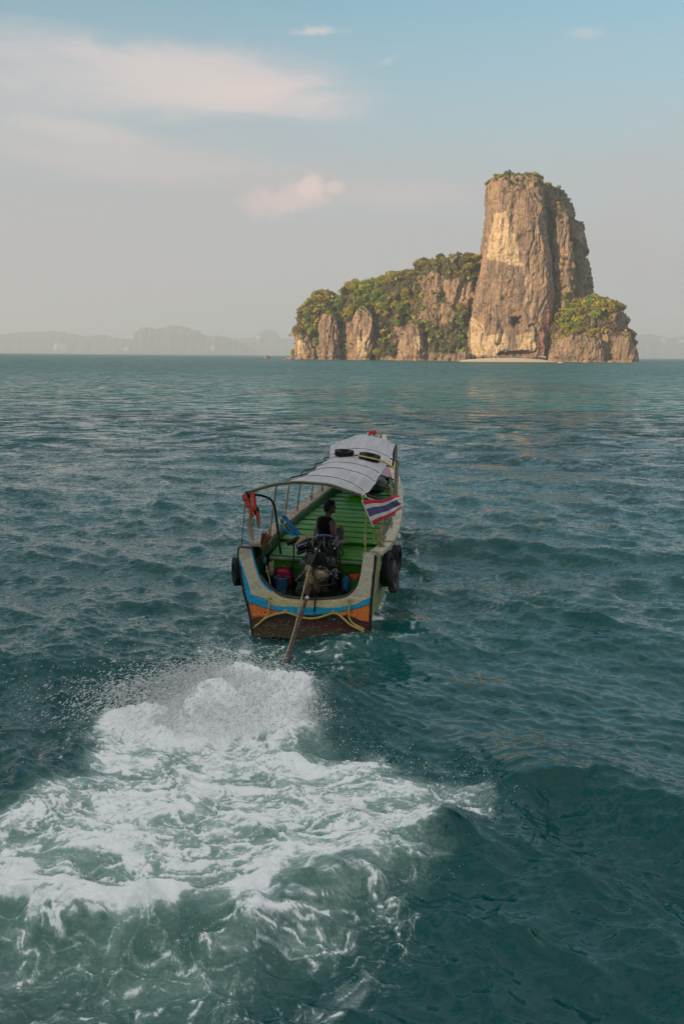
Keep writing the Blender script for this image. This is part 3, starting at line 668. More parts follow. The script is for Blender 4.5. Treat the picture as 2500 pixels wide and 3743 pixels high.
def plant():
    g = np.random.default_rng(12); placed = []; small = []
    specs = [('h1', 1.0, 3.6, 5.6), ('h2', 1.0, 3.8, 6.4), ('h3', 1.0, 3.8, 6.4), ('h4', 1.0, 3.6, 6.0), ('hump', 1.0, 3.4, 5.6), ('slope', 1.0, 3.0, 5.2), ('tower', 0.5, 2.0, 3.2), ('butt', 0.6, 2.2, 3.6), ('rib', 0.5, 2.0, 3.0)]
    allP = []
    for key, dens, r0, r1 in specs:
        R = rocks[key]; V, N = R['V'], R['N']; uv = to_disp(V); ids = g.permutation(len(V)); mine = []; cnt = 0
        for i in ids:
            p, nn = V[i], N[i]
            if p[2] < 4 or nn[1] > 0.45: continue
            u, v = uv[i]; 
            bare = any(poly_sd(np.array([[u, v]]), b)[0] < 0 for b in BARE)
            steep = nn[2] < 0.25
            if key == 'tower':
                if not (v < 424-(u-1240)*0.02 and nn[2] > 0.2): continue
            elif key in ('butt', 'rib'):
                if not (v < 455 or (v < 500 and 1252 < u < 1300) or (nn[2] > 0.45) or (u > 1325 and g.random() < 0.2) or v > 655): continue
            elif bare: continue
            r = g.uniform(r0, r1)*(0.72 if key in ('h4',) and steep else 1)
            if allP:
                A = np.array(allP); d2 = ((A[:, :3]-p)**2*np.array([1, 0.6, 1.3])).sum(1)
                if (d2 < (0.45*(A[:, 3]+r))**2).any(): continue
            allP.append((*p, r)); placed.append((key, p+nn*r*0.12+np.array([0, 0, r*0.25]), r, tree_kind(u, v, g))); cnt += 1
            if cnt > 150: break
    return placed
placed = plant()
placed.append(('bush', np.array(at(1062, 803, 868)), 3.4, 'yellow')); placed.append(('bushg', np.array(at(1046, 812, 866)), 2.0, 'dark'))
placed.sort(key=lambda q: -q[2]); trees_n = 0
keep, rest = placed[:290], placed[290:]
for key, p, r, kind in keep:
    o = ob("tree", TREE_ME[kind, random.randrange(3)]); o.location = p; sc_ = r/5.0
    o.scale = (sc_*random.uniform(0.9, 1.15), sc_*random.uniform(0.9, 1.1), sc_*random.uniform(0.8, 1.1)); o.rotation_euler = (0, 0, random.uniform(0, 6.28))
    o["category"] = "tree"
    if key in ('bush', 'bushg'):
        o["label"] = "rounded yellow green bush at the left end of the sandy beach" if key == 'bush' else "small dark green bush just left of the yellow one by the beach"
    else:
        z = ZONES[key]; lv = 'near the waterline' if p[2] < 16 else ('halfway up' if to_disp([p])[0][1] > 700 else 'high up'); sz_ = 'large' if r > 5.0 else 'small'
        if key in ('tower', 'butt', 'rib'): lv = 'high up' if p[2] > 100 else 'halfway up'
        o["label"] = f"{sz_} {KW[kind]} leafy tree {lv} on {z}"; o["group"] = f"{sz_} {KW[kind]} trees {lv} on {z}"
def scrub():
    """low shrubs clinging to ledges and crags, more than anyone could count"""
    g = np.random.default_rng(5)
    base = {k: crown_geo(1.0, 4, 50, 0.30, 300+i) for i, k in enumerate(LEAF)}
    acc = {k: ([], [], 0) for k in LEAF}
    VV = []; FF = []; MM = []; n = 0; names = list(LEAF)
    pts = [(p, r, k) for _, p, r, k in rest]
    zones_t = [([(1168,418),(1200,414),(1215,440),(1185,470),(1165,450)], 26), ([(1175,486),(1235,490),(1230,515),(1190,500)], 10), ([(1245,425),(1300,440),(1305,500),(1250,505)], 40),
               ([(1105,630),(1120,625),(1125,655),(1105,655)], 4), ([(1148,625),(1165,622),(1165,640),(1150,640)], 5), ([(1160,700),(1178,690),(1180,705),(1165,708)], 3),
               ([(1300,655),(1345,640),(1362,690),(1310,720)], 30), ([(1265,690),(1290,680),(1300,760),(1262,800)], 40), ([(1330,500),(1336,560),(1358,650),(1340,600)], 16)]
    for key in ('tower', 'butt', 'rib', 'h4', 'h3', 'h2', 'h1', 'hump', 'slope', 'p0', 'p1', 'p2', 'p3', 'p5', 'p6'):
        R = rocks[key]; V, N = R['V'], R['N']; m = (N[:, 1] < 0.4) & (V[:, 2] > 3); V, N = V[m], N[m]; uv = to_disp(V)
        flat = N[:, 2]
        w = (flat > 0.4)*1.0+(0.02 if key in ('tower', 'butt', 'rib') else 0.12)*(flat > -0.1)
        if key in ('p0', 'p1', 'p2', 'p3'): w = (flat > 0.5)*1.0+0.005
        if key == 'tower': w = (flat > 0.35)*((uv[:, 1] < 430)*1.0+0.05)+0.001
        cl = np.clip(perlin(V/9., 91)*3+0.5, 0, 1); w = w*cl
        cnt = dict(tower=70, butt=120, rib=30, h4=520, h3=400, h2=330, h1=260, hump=380, slope=260, p0=16, p1=16, p2=10, p3=40, p5=60, p6=40)[key]
        for i in g.choice(len(V), cnt, p=w/w.sum()):
            pts.append((V[i], g.uniform(0.9, 2.3), tree_kind(uv[i][0], uv[i][1], g)))
        if key in ('tower', 'butt', 'hump'):
            for poly, c in zones_t:
                idx = np.where((poly_sd(uv, poly) < 0) & (N[:, 1] < 0))[0]
                if len(idx): 
                    for i in g.choice(idx, min(c, len(idx))): pts.append((V[i]-N[i]*0.2, g.uniform(0.8, 1.9), tree_kind(uv[i][0], uv[i][1], g)))
    for p, r, k in pts:
        V, F, M = base[k]; a = g.uniform(0, 6.28); c_, s_ = cos(a), sin(a); W_ = V*r
        VV.append(np.stack([W_[:, 0]*c_-W_[:, 1]*s_, W_[:, 0]*s_+W_[:, 1]*c_, W_[:, 2]], 1)+np.asarray(p)); FF.append(F+n); MM.append(np.where(M == 1, 5, names.index(k))); n += len(V)
    me = mesh_np("scrub", np.vstack(VV), np.vstack(FF), [LEAF[k] for k in names]+[BARK], False, mi=np.concatenate(MM))
    ob("scrub", me, kind="stuff", label="low scrub covering ledges and crags of the island")
scrub()
# people-sized things on the beach and the sea marks
def hull_mesh(L, Wd, D, m, name="hull"):
    nu, nv = 14, 9; V = []
    for i in range(nu):
        s = i/(nu-1); w = Wd/2*(1-abs(2*s-0.85)**3*0.9 if s > 0.4 else 1-0.15*(0.4-s)/0.4); w = max(w, 0.02); zt = D*(1+0.5*max(0, s-0.6)**1.2*2)
        for j in range(nv):
            a = -1+2*j/(nv-1); V.append((a*w, (s-0.5)*L, zt*abs(a)**2.2-0.1*D))
    return mesh_np(name, V, gridF(nu, nv)[:, ::-1], [m], True)
WHITE = mat("white_paint", (0.78, 0.76, 0.72), 0.4, vary=0.04)
def small_boat(u, v, L, rz, label, cx):
    g = ground(u, v); r = bpy.data.objects.new("motor_boat", None); COL.objects.link(r); r.location = (g[0], g[1], 0.05); r.rotation_euler = (0, 0, rz)
    r["label"] = label; r["category"] = "boat"
    ob("hull", hull_mesh(L, L*0.3, L*0.13, WHITE), r)
    c = ob("cabin", mesh_np("cabin", [(-L*.1, -L*.1, L*.08), (L*.1, -L*.1, L*.08), (L*.1, L*.12, L*.08), (-L*.1, L*.12, L*.08), (-L*.08, -L*.08, L*.2), (L*.08, -L*.08, L*.2), (L*.08, L*.06, L*.2), (-L*.08, L*.06, L*.2)],
       [(3,2,1,0),(4,5,6,7),(0,1,5,4),(1,2,6,5),(2,3,7,6),(3,0,4,7)], [cx], False), r)
small_boat(1284, 832.2, 3.2, 1.2, "tiny pale boat afloat off the right end of the beach", mat("pink_paint", (0.6, 0.3, 0.28), 0.5))
small_boat(1519, 823.0, 5.5, 1.4, "tiny white boat far out to the right of the island", WHITE)
for k, (u, w) in enumerate([(1237, 4.2), (1246, 3.2)]):
    c = at(u, 817.5+k*0.6, 884); r = bpy.data.objects.new("tent", None); COL.objects.link(r); r.location = (c.x, c.y, c.z-1.6)
    r["label"] = ["wider white tent on the sand below the cliff", "narrower white tent at the right of its pair on the sand"][k]; r["category"] = "tent"
    h = w*0.55; ob("awning", mesh_np("awning", [(-w/2, -w/2, h*.7), (w/2, -w/2, h*.7), (w/2, w/2, h*.7), (-w/2, w/2, h*.7), (-w/3, 0, h*1.2), (w/3, 0, h*1.2)], [(0,1,5,4),(1,2,5),(2,3,4,5),(3,0,4)], [WHITE], False), r)
    for sx in (-1, 1):
        for sy in (-1, 1):
            x, y, d = sx*w*.47, sy*w*.47, 0.06
            ob("pole", mesh_np("pole", [(x+a*d, y+b*d, z) for z in (-0.6, h*.72) for a, b in ((-1,-1),(1,-1),(1,1),(-1,1))], [(0,1,5,4),(1,2,6,5),(2,3,7,6),(3,0,4,7)], [WHITE], False), r)

# ================================================================== the longtail boat and what it carries
BOAT_P = Vector((-0.46, 14.35, 0.0)); BOAT_R = Matrix.Rotation(radians(-6.8), 3, 'Z') @ Matrix.Rotation(radians(1.7), 3, 'Y')
BOAT_M = Matrix.Translation(BOAT_P) @ BOAT_R.to_4x4()
CAML = BOAT_R.transposed() @ (Vector((0, 0, CAM_H))-BOAT_P)
def k(x, y, Y):
    """boat-local point on the cross-section Y for a measured point of the boat"""
    d = BOAT_R.transposed() @ px_dir((820+x/2.24)*1568/2500, (1540+y/2.24)*1568/2500)
    t = (Y-CAML.y)/d.y; return CAML+d*t
def kz(x, y, Z):
    d = BOAT_R.transposed() @ px_dir((820+x/2.24)*1568/2500, (1540+y/2.24)*1568/2500)
    t = (Z-CAML.z)/d.z; return CAML+d*t

def spline(pts, n=6):
    """Catmull-Rom through the points"""
    pts = [Vector(p) for p in pts]
    if len(pts) < 3: return pts
    P = [pts[0]*2-pts[1]]+pts+[pts[-1]*2-pts[-2]]; out = []
    for i in range(1, len(P)-2):
        for q in range(n):
            t = q/n; a, b, c, d = P[i-1], P[i], P[i+1], P[i+2]
            out.append(0.5*((2*b)+(c-a)*t+(2*a-5*b+4*c-d)*t*t+(3*b-a-3*c+d)*t**3))
    out.append(pts[-1]); return out
class MB:
    def __init__(s): s.V = []; s.F = []; s.M = []
    def add(s, V, F, m=0):
        n = len(s.V); s.V += [tuple(v) for v in V]; s.F += [tuple(i+n for i in f) for f in F]; s.M += [m]*len(F); return s
    def box(s, c, size, rot=None, m=0, bev=0.0):
        c = Vector(c); hx, hy, hz = [q/2 for q in size]; R = rot or Matrix.Identity(3)
        b = min(bev, hx*0.9, hy*0.9, hz*0.9)
        if b <= 0:
            V = [c+R @ Vector((sx*hx, sy*hy, sz*hz)) for sz in (-1, 1) for sy in (-1, 1) for sx in (-1, 1)]
            return s.add(V, [(0, 2, 3, 1), (4, 5, 7, 6), (0, 1, 5, 4), (2, 6, 7, 3), (0, 4, 6, 2), (1, 3, 7, 5)], m)
        V = []
        for z, i in ((-hz, b), (-hz+b, 0), (hz-b, 0), (hz, b)):
            for sx, sy in ((-1, -1), (1, -1), (1, 1), (-1, 1)):
                x, y = hx-i, hy-i
                pts = [(sx*(x-b), sy*y), (sx*x, sy*(y-b))]
                if sx*sy > 0: pts = pts[::1]
                else: pts = pts[::-1]
                if (sx, sy) in ((-1, -1), (1, 1)): pts = [(sx*x, sy*(y-b)), (sx*(x-b), sy*y)]
                else: pts = [(sx*(x-b), sy*y), (sx*x, sy*(y-b))]
                for p in pts: V.append(c+R @ Vector((p[0], p[1], z)))
        F = [tuple(range(7, -1, -1)), tuple(range(24, 32))]
        for r in range(3):
            for j in range(8): F.append((r*8+j, r*8+(j+1) % 8, r*8+8+(j+1) % 8, r*8+8+j))
        return s.add(V, F, m)
    def tube(s, pts, r, ns=8, m=0, smooth=0, caps=True, squash=None):
        pts = spline(pts, smooth) if smooth else [Vector(p) for p in pts]
        n = len(pts); rs = r if callable(r) else (lambda t: r)
        up = Vector((0, 0, 1)); V = []; prev = None
        for i, p in enumerate(pts):
            d = (pts[min(i+1, n-1)]-pts[max(i-1, 0)]).normalized()
            a = (prev-d*prev.dot(d)) if prev is not None else (up.cross(d) if abs(d.dot(up)) < 0.95 else Vector((1, 0, 0)).cross(d))
            a.normalize(); prev = a; b = d.cross(a); rr = rs(i/(n-1))
            for j in range(ns): V.append(p+(a*cos(2*pi*j/ns)+b*sin(2*pi*j/ns)*(squash or 1))*rr)
        F = [(i*ns+j, i*ns+(j+1) % ns, (i+1)*ns+(j+1) % ns, (i+1)*ns+j) for i in range(n-1) for j in range(ns)]
        if caps: F += [tuple(range(ns-1, -1, -1)), tuple((n-1)*ns+j for j in range(ns))]
        return s.add(V, F, m)
    def lathe(s, c, prof, axis=(0, 0, 1), ns=20, m=0, sx=1.0):
        """prof: (radius, height) rows"""
        q = Vector(axis).normalized().to_track_quat('Z', 'Y').to_matrix(); c = Vector(c)
        V = [c+q @ Vector((r*cos(2*pi*j/ns)*sx, r*sin(2*pi*j/ns), h)) for r, h in prof for j in range(ns)]
        n = len(prof)
        F = [(i*ns+j, i*ns+(j+1) % ns, (i+1)*ns+(j+1) % ns, (i+1)*ns+j) for i in range(n-1) for j in range(ns)]
        F += [tuple(range(ns-1, -1, -1)), tuple((n-1)*ns+j for j in range(ns))]
        return s.add(V, F, m)
    def torus(s, c, R, r, axis=(0, 0, 1), n=36, ns=12, m=0, sag=(1, 1), rsq=1.0, lump=0.0):
        q = Vector(axis).normalized().to_track_quat('Z', 'Y').to_matrix(); c = Vector(c); V = []
        for i in range(n):
            a = 2*pi*i/n; rr = r*(1+lump*sin(3*a+1)+lump*0.7*sin(5*a))
            for j in range(ns):
                b = 2*pi*j/ns; V.append(c+q @ Vector(((R*sag[0]+rr*cos(b))*cos(a), (R*sag[1]+rr*cos(b))*sin(a), rr*rsq*sin(b))))
        F = [(i*ns+j, ((i+1) % n)*ns+j, ((i+1) % n)*ns+(j+1) % ns, i*ns+(j+1) % ns) for i in range(n) for j in range(ns)]
        return s.add(V, F, m)
    def ball(s, c, r, m=0, nu=14, nv=9, rot=None):
        c = Vector(c); r = Vector(r) if hasattr(r, '__len__') else Vector((r, r, r)); R = rot or Matrix.Identity(3); V = []
        for i in range(nv):
            a = pi*(i+0.5)/nv
            for j in range(nu): V.append(c+R @ Vector((r.x*sin(a)*cos(2*pi*j/nu), r.y*sin(a)*sin(2*pi*j/nu), r.z*cos(a))))
        F = [((i+1)*nu+j, (i+1)*nu+(j+1) % nu, i*nu+(j+1) % nu, i*nu+j) for i in range(nv-1) for j in range(nu)]
        F += [tuple(range(nu)), tuple((nv-1)*nu+j for j in range(nu-1, -1, -1))]
        return s.add(V, F, m)
    def build(s, name, mats, parent=None, base=(0, 0, 0), smooth=True, attrs=None, **props):
        b = Vector(base); V = np.array(s.V)-np.array(b)
        mats = mats if isinstance(mats, (list, tuple)) else [mats]
        me = mesh_np(name, V, s.F, mats, smooth, attrs, s.M)
        o = ob(name, me, parent, **props)
        if smooth: smooth_by_angle(me)
        if parent is None: o.matrix_world = BOAT_M @ Matrix.Translation(b)
        return o
def smooth_by_angle(me, ang=radians(38)):
    import bmesh
    bm = bmesh.new(); bm.from_mesh(me)
    for e in bm.edges:
        if len(e.link_faces) == 2:
            try: e.smooth = e.calc_face_angle() < ang
            except ValueError: e.smooth = True
    bm.to_mesh(me); bm.free()
def thing(name, label, cat, base, group=None):
    o = bpy.data.objects.new(name, None); COL.objects.link(o); o.matrix_world = BOAT_M @ Matrix.Translation(Vector(base))
    o["label"] = label; o["category"] = cat
    if group: o["group"] = group
    return o

GREEN = mat("green_paint", (0.040, 0.22, 0.008), 0.45, vary=0.14, scale=5, bump=0.1, spec=0.25, dirt=((0.02, 0.07, 0.01), 0.66), stretch=(0.5, 2, 1))
GREEN_D = mat("dark_green_paint", (0.028, 0.12, 0.022), 0.5, vary=0.2, scale=6, bump=0.1, dirt=((0.015, 0.04, 0.012), 0.6))
PALEG = mat("pale_green_paint", (0.22, 0.30, 0.20), 0.55, vary=0.15, scale=9, dirt=((0.06, 0.10, 0.05), 0.62))
WOODG = mat("weathered_wood", (0.42, 0.32, 0.24), 0.75, vary=0.2, scale=6, bump=0.4, col2=(0.20, 0.16, 0.13), dirt=((0.10, 0.08, 0.06), 0.64), stretch=(4, 0.6, 4))
BEIGE = mat("worn_beige_paint", (0.62, 0.50, 0.32), 0.6, vary=0.1, scale=5, bump=0.3, col2=(0.28, 0.36, 0.32), dirt=((0.16, 0.12, 0.08), 0.66), stretch=(2, 0.8, 2))
HULLP = mat("hull_yellow_green_paint", (0.36, 0.34, 0.12), 0.5, vary=0.1, scale=2.2, bump=0.2, col2=(0.30, 0.33, 0.20), dirt=((0.12, 0.12, 0.05), 0.62), stretch=(1, 0.7, 1.6))
DARKW = mat("dark_wet_wood", (0.035, 0.024, 0.018), 0.4, vary=0.25, scale=8, bump=0.3)
BROWNW = mat("brown_wood", (0.10, 0.045, 0.035), 0.55, vary=0.2, scale=7, bump=0.3)
TARP = None
PIPE = mat("galvanised_pipe", (0.34, 0.31, 0.27), 0.5, 0.3, vary=0.2, scale=14, dirt=((0.20, 0.12, 0.07), 0.62))
PIPED = mat("dark_pipe", (0.05, 0.045, 0.04), 0.45, 0.2, vary=0.2, scale=12)
BAMBOO = mat("bamboo_pole", (0.42, 0.33, 0.20), 0.6, vary=0.15, scale=12, col2=(0.24, 0.17, 0.10))
ROPE = mat("tan_rope", (0.42, 0.31, 0.17), 0.85, vary=0.2, scale=40, bump=0.5)
ROPEG = mat("lime_rope", (0.34, 0.42, 0.08), 0.8, vary=0.2, scale=40, bump=0.5)
ROPEW = mat("cream_rope", (0.62, 0.56, 0.40), 0.8, vary=0.1, scale=40)
HOSE = mat("yellow_hose", (0.58, 0.36, 0.08), 0.45, vary=0.2, scale=10, col2=(0.40, 0.27, 0.05))
RUBBER = mat("tyre_rubber", (0.010, 0.011, 0.013), 0.6, vary=0.3, scale=9, bump=0.2, spec=0.22)
RUBBERG = mat("faded_rubber", (0.075, 0.065, 0.062), 0.6, vary=0.25, scale=7, bump=0.3)
BLACK = mat("oily_black", (0.006, 0.006, 0.007), 0.38, vary=0.3, scale=14, bump=0.3, spec=0.3)
STEEL = mat("greasy_steel", (0.12, 0.115, 0.11), 0.35, 0.7, vary=0.3, scale=16, bump=0.2, dirt=((0.03, 0.025, 0.02), 0.56))
SHINY = mat("bright_steel", (0.55, 0.54, 0.52), 0.22, 0.9, vary=0.1, scale=14)
RUSTY = mat("rusty_casting", (0.17, 0.115, 0.07), 0.6, 0.2, vary=0.25, scale=12, bump=0.4, dirt=((0.04, 0.03, 0.022), 0.54))
TANM = mat("tan_casting", (0.36, 0.27, 0.16), 0.5, 0.2, vary=0.2, scale=12, bump=0.3, dirt=((0.08, 0.05, 0.03), 0.58))
VIOLET = mat("violet_anodised", (0.16, 0.11, 0.33), 0.3, 0.5, vary=0.1)

# hull -----------------------------------------------------------------
BY = [0.0, 0.8, 1.6, 2.7, 4.3, 5.5, 7.3, 8.9, 10.4, 11.6, 12.2]
HB = [1.00, 1.005, 1.03, 1.045, 1.00, 0.95, 0.84, 0.66, 0.42, 0.16, 0.03]
ZS = [1.20, 1.13, 1.10, 1.09, 1.09, 1.10, 1.14, 1.24, 1.45, 1.78, 2.05]
KEEL = [-0.35, -0.36, -0.38, -0.40, -0.40, -0.38, -0.33, -0.22, 0.05, 0.75, 1.75]
def hbz(y): return float(np.interp(y, BY, HB)), float(np.interp(y, BY, ZS)), float(np.interp(y, BY, KEEL))
def section(y, inset=0.0):
    hb, zs, kl = hbz(y); hb -= inset; kl += inset*1.5; pts = []
    fr = [(1.0, 1.0), (0.985, 0.86), (0.955, 0.66), (0.915, 0.45), (0.87, 0.27), (0.76, 0.12), (0.5, 0.03), (0.0, 0.0)]
    R = [(hb*a, kl+(zs-kl)*b) for a, b in fr]
    sh = -0.075*max(0.0, 1-y/1.2)
    return [(a+sh*(a > 0)*min(1, a/0.5), b) for a, b in R]+[(-a, b) for a, b in R[-2::-1]]
boat = thing("longtail_boat", "old wooden longtail boat with grey awning and painted stern heading away", "boat", (0, 0, 0))
def hull_shell(name, inset, m, flip, y0=0.02, n=60):
    V = []; ys = np.linspace(y0, 12.15, n)
    for y in ys: V += [(x, y, z) for x, z in section(y, inset)]
    F = gridF(n, 15)
    b = MB(); b.add(V, [tuple(f[::-1]) if flip else tuple(f) for f in F.tolist()]); return b.build(name, m, boat)
hull_shell("hull", 0.0, HULLP, False)
# strakes: long planks of the visible sides, each slightly proud with a joint between
for sgn in (-1, 1):
    for q, (f0, f1) in enumerate([(0.995, 0.80), (0.79, 0.60), (0.59, 0.42)]):
        b = MB(); V = []; ys = np.linspace(0.06, 11.3, 40); fr = np.array([(1.0, 1.0), (0.985, 0.86), (0.955, 0.66), (0.915, 0.45), (0.87, 0.27)])[::-1]
        for y in ys:
            hb, zs, kl = hbz(y)
            for f, o_ in ((f0, 0.002), (f0, 0.020), (f1, 0.020), (f1, 0.002)):
                xx = np.interp(f, fr[:, 1], fr[:, 0])*hb+o_-(0.075*max(0.0, 1-y/1.2) if sgn > 0 else 0); V.append((sgn*xx, y, kl+(zs-kl)*f))
        F = gridF(40, 4); b.add(V, [tuple(f) if sgn > 0 else tuple(f[::-1]) for f in F.tolist()]); b.build("hull_plank", HULLP, boat)
hull_shell("hull_lining", 0.06, GREEN_D, True, 0.08)
def rail(name, sgn, m, w_out, w_in, zt, th, y0=0.15, y1=12.0):
    V = []; ys = np.linspace(y0, y1, 50)
    for y in ys:
        hb, zs, kl = hbz(y); wi = min(w_in, hb*0.8)
        dx = 0.075*max(0.0, 1-y/1.2) if sgn > 0 else 0
        for x, z in ((hb+w_out-dx, zs+zt), (hb+w_out-dx, zs+zt-th), (hb-wi-dx, zs+zt-th), (hb-wi-dx, zs+zt)): V.append((sgn*x, y, z))
    F = gridF(50, 4, True); b = MB(); b.add(V, [tuple(f) if sgn < 0 else tuple(f[::-1]) for f in F.tolist()]+[(0, 1, 2, 3) if sgn > 0 else (3, 2, 1, 0), (196, 197, 198, 199) if sgn < 0 else (199, 198, 197, 196)]); return b.build(name, m, boat, smooth=False)
rail("gunwale", -1, WOODG, 0.02, 0.17, 0.045, 0.045, 0.3); rail("gunwale", 1, BEIGE, 0.05, 0.13, 0.045, 0.06, 0.3)
# side decks / coaming inside the left rail
for sgn in (-1, 1):
    b = MB(); V = []
    for y in np.linspace(0.25, 9.0, 30):
        hb, zs, kl = hbz(y)
        for x, z in ((hb-0.15, zs+0.0), (hb-0.15, zs-0.16), (hb-0.19, zs-0.16), (hb-0.19, zs)): V.append((sgn*x, y, z))
    F = gridF(30, 4, True); b.add(V, F.tolist()); b.build("inner_rail", GREEN_D, boat, smooth=False)

# painted transom --------------------------------------------------------
def transom():
    outL = [(130,1035),(125,1100),(145,1250),(170,1400),(205,1530),(235,1700),(245,1760)]
    outR = [(1228,1095),(1220,1200),(1208,1350),(1198,1450),(1190,1600),(1186,1725),(1184,1790)]
    inn = [(218,1045),(235,1090),(255,1170),(300,1290),(370,1370),(470,1440),(600,1462),(740,1470),(900,1460),(1000,1440),(1070,1380),(1105,1300),(1125,1200),(1140,1095)]
    L = [k(x, y, 0.0) for x, y in outL]; R = [k(x, y, 0.0) for x, y in outR]; I = [k(x, y, 0.0) for x, y in inn]
    # walk along the U: top of the panel = inner curve, bottom/outer = outline
    I = spline(I, 14); n = len(I)
    outline = spline(L, 8)+[L[-1].lerp(R[-1], t) for t in np.linspace(0.02, 0.98, 60)]+spline(R, 8)[::-1]
    acc = [0]; 
    for a, b in zip(outline[:-1], outline[1:]): acc.append(acc[-1]+(b-a).length)
    acc = np.array(acc)/acc[-1]; O = np.array([tuple(p) for p in outline])
    tI = [0]
    for a, b in zip(I[:-1], I[1:]): tI.append(tI[-1]+(b-a).length)
    tI = np.array(tI)/tI[-1]; IA = np.array([tuple(p) for p in I])
    nu, nv = 240, 66; t = np.linspace(0, 1, nu)
    Ip = np.stack([np.interp(t, tI, IA[:, c]) for c in range(3)], 1); Op = np.stack([np.interp(t, acc, O[:, c]) for c in range(3)], 1)
    s = np.linspace(0, 1, nv)[None, :, None]; G = Ip[:, None]*(1-s)+Op[:, None]*s
    P = G.reshape(-1, 3); x, z = P[:, 0], P[:, 2]
    n1 = fbm(np.c_[x*5, z*14, x*0], 4, 0.6, 3); n2 = fbm(np.c_[x*14, z*40, x*0+4], 4, 0.6, 5); n3 = fbm(np.c_[x*3, z*3, x*0+9], 3, 0.5, 6)
    cbx = [k(a, b, 0) for a, b in [(215,1410),(300,1460),(400,1500),(500,1512),(740,1520),(950,1515),(1080,1490),(1182,1440)]]
    bob = [k(a, b, 0) for a, b in [(200,1480),(300,1508),(400,1538),(550,1572),(700,1580),(900,1566),(1050,1535),(1182,1492)]]
    orb = [k(a, b, 0) for a, b in [(230,1605),(300,1590),(380,1588),(450,1576),(520,1566),(560,1560),(900,1556),(960,1590),(1010,1570),(1080,1610),(1182,1640)]]
    def iz(C, xx): return np.interp(xx, [p.x for p in C], [p.z for p in C])
    zc, zb, zo = iz(cbx, x), iz(bob, x), iz(orb, x)
    cream = np.array([0.66, 0.55, 0.40]); creamy = np.array([0.70, 0.54, 0.28]); blue = np.array([0.005, 0.36, 0.62]); org = np.array([0.88, 0.20, 0.03]); dark = np.array([0.035, 0.022, 0.015]); mar = np.array([0.10, 0.012, 0.018]); alg = np.array([0.10, 0.085, 0.03])
    m = lambda a, b, f: a*(1-f[:, None])+b*f[:, None]
    c = m(np.tile(cream, (len(P), 1)), np.tile(creamy, (len(P), 1)), sstep(-z, -0.62, -0.42))
    c = m(c, np.tile([0.27, 0.25, 0.27], (len(P), 1)), 0.5*sstep(n3, 0.0, 0.5)*sstep(z, 0.5, 0.75)*(x < 0))
    Lx = lambda zz: np.interp(-zz, [-1.2, -0.99, -0.72, -0.52, -0.44], [-1.10, -1.055, -0.955, -0.90, -0.60])
    isblue = np.maximum(sstep(zc+0.010*n1-z, -0.003, 0.003), sstep(Lx(z)+0.004*n1-x, -0.004, 0.004)*(z < 1.02))
    inner = sstep(-s[:, :, 0].repeat(nu, 0).ravel(), -0.05, -0.02)*(z > 0.58)*(x < -0.3); isblue = np.maximum(isblue, inner)
    c = m(c, np.tile(blue, (len(P), 1)), isblue)
    c = m(c, np.tile(dark, (len(P), 1)), sstep(zb+0.008*n1-z, -0.003, 0.003)*1.0)
    f = sstep(zb-0.012+0.008*n1-z, -0.003, 0.003)*sstep(z-zo-0.025*n1-0.012*n2, -0.004, 0.004)*sstep(np.abs(x+0.05)-0.40-0.08*n1, -0.01, 0.01)
    f *= 1-sstep(n1*0.6+n2*0.5-1.6*(z-zo)*3, 0.22, 0.30); c = m(c, np.tile(org, (len(P), 1)), np.clip(f, 0, 1))
    fm = sstep(0.20+0.02*n1-z, 0, 0.02)*sstep(x, -0.3, 0.1); c = m(c, np.tile(mar, (len(P), 1)), fm)
    fb = sstep(0.20+0.04*n1-z, 0, 0.03)*sstep(-x, -0.1, 0.2)*0.6; c = m(c, np.tile([0.13, 0.035, 0.015], (len(P), 1)), fb)
    fa = sstep(0.10+0.03*n1-z, 0, 0.04)*0.5; c = m(c, np.tile(alg, (len(P), 1)), fa)
    chip = sstep(n2+0.4*n1, 0.72, 0.85)*(z < 0.75)*0.85+sstep(n2, 0.62, 0.75)*(np.abs(z-zc-0.02) < 0.06)*0.7
    c = m(c, np.tile([0.06, 0.045, 0.035], (len(P), 1)), np.clip(chip, 0, 1))
    edge = sstep(s[:, :, 0].repeat(nu, 0).ravel(), 0.90, 0.96)*(np.abs(x) > 0.84)*(z < 0.95); c = m(c, np.tile([0.04, 0.028, 0.02], (len(P), 1)), edge*(x < 0)*0.9+edge*(x > 0)*0.6)
    y = 0.004*n1+0.003*n2-0.03+0.05*(1-(x/1.0)**2)*0
    front = np.c_[x, y, z]; back = np.c_[x, y+0.11, z]
    V = np.vstack([front, back]); N0 = len(P)
    F = gridF(nu, nv).tolist(); Fb = [[a+N0 for a in f[::-1]] for f in F]
    E_ = [[i*nv, (i+1)*nv, (i+1)*nv+N0, i*nv+N0] for i in range(nu-1)]+[[(i+1)*nv+nv-1, i*nv+nv-1, i*nv+nv-1+N0, (i+1)*nv+nv-1+N0] for i in range(nu-1)]
    E_ += [[j+1, j, j+N0, j+1+N0] for j in range(nv-1)]+[[(nu-1)*nv+j, (nu-1)*nv+j+1, (nu-1)*nv+j+1+N0, (nu-1)*nv+j+N0] for j in range(nv-1)]
    cc = np.vstack([c, np.tile([0.02, 0.07, 0.02], (N0, 1))])
    b = MB(); b.add(V, F+Fb+E_); b.build("transom", vcol_mat("transom_paint", rough=0.55, bump=0.5, scale=24, grain=0.13, stretch=(1, 1, 2.5)), boat, attrs=dict(col=cc))
    # timber lip round the cut-out, and edge posts
    b = MB(); b.tube([p+Vector((0, 0.06, 0.012)) for p in I[int(n*0.22):int(n*0.93)]], 0.028, 8); b.build("transom_lip", DARKW, boat)
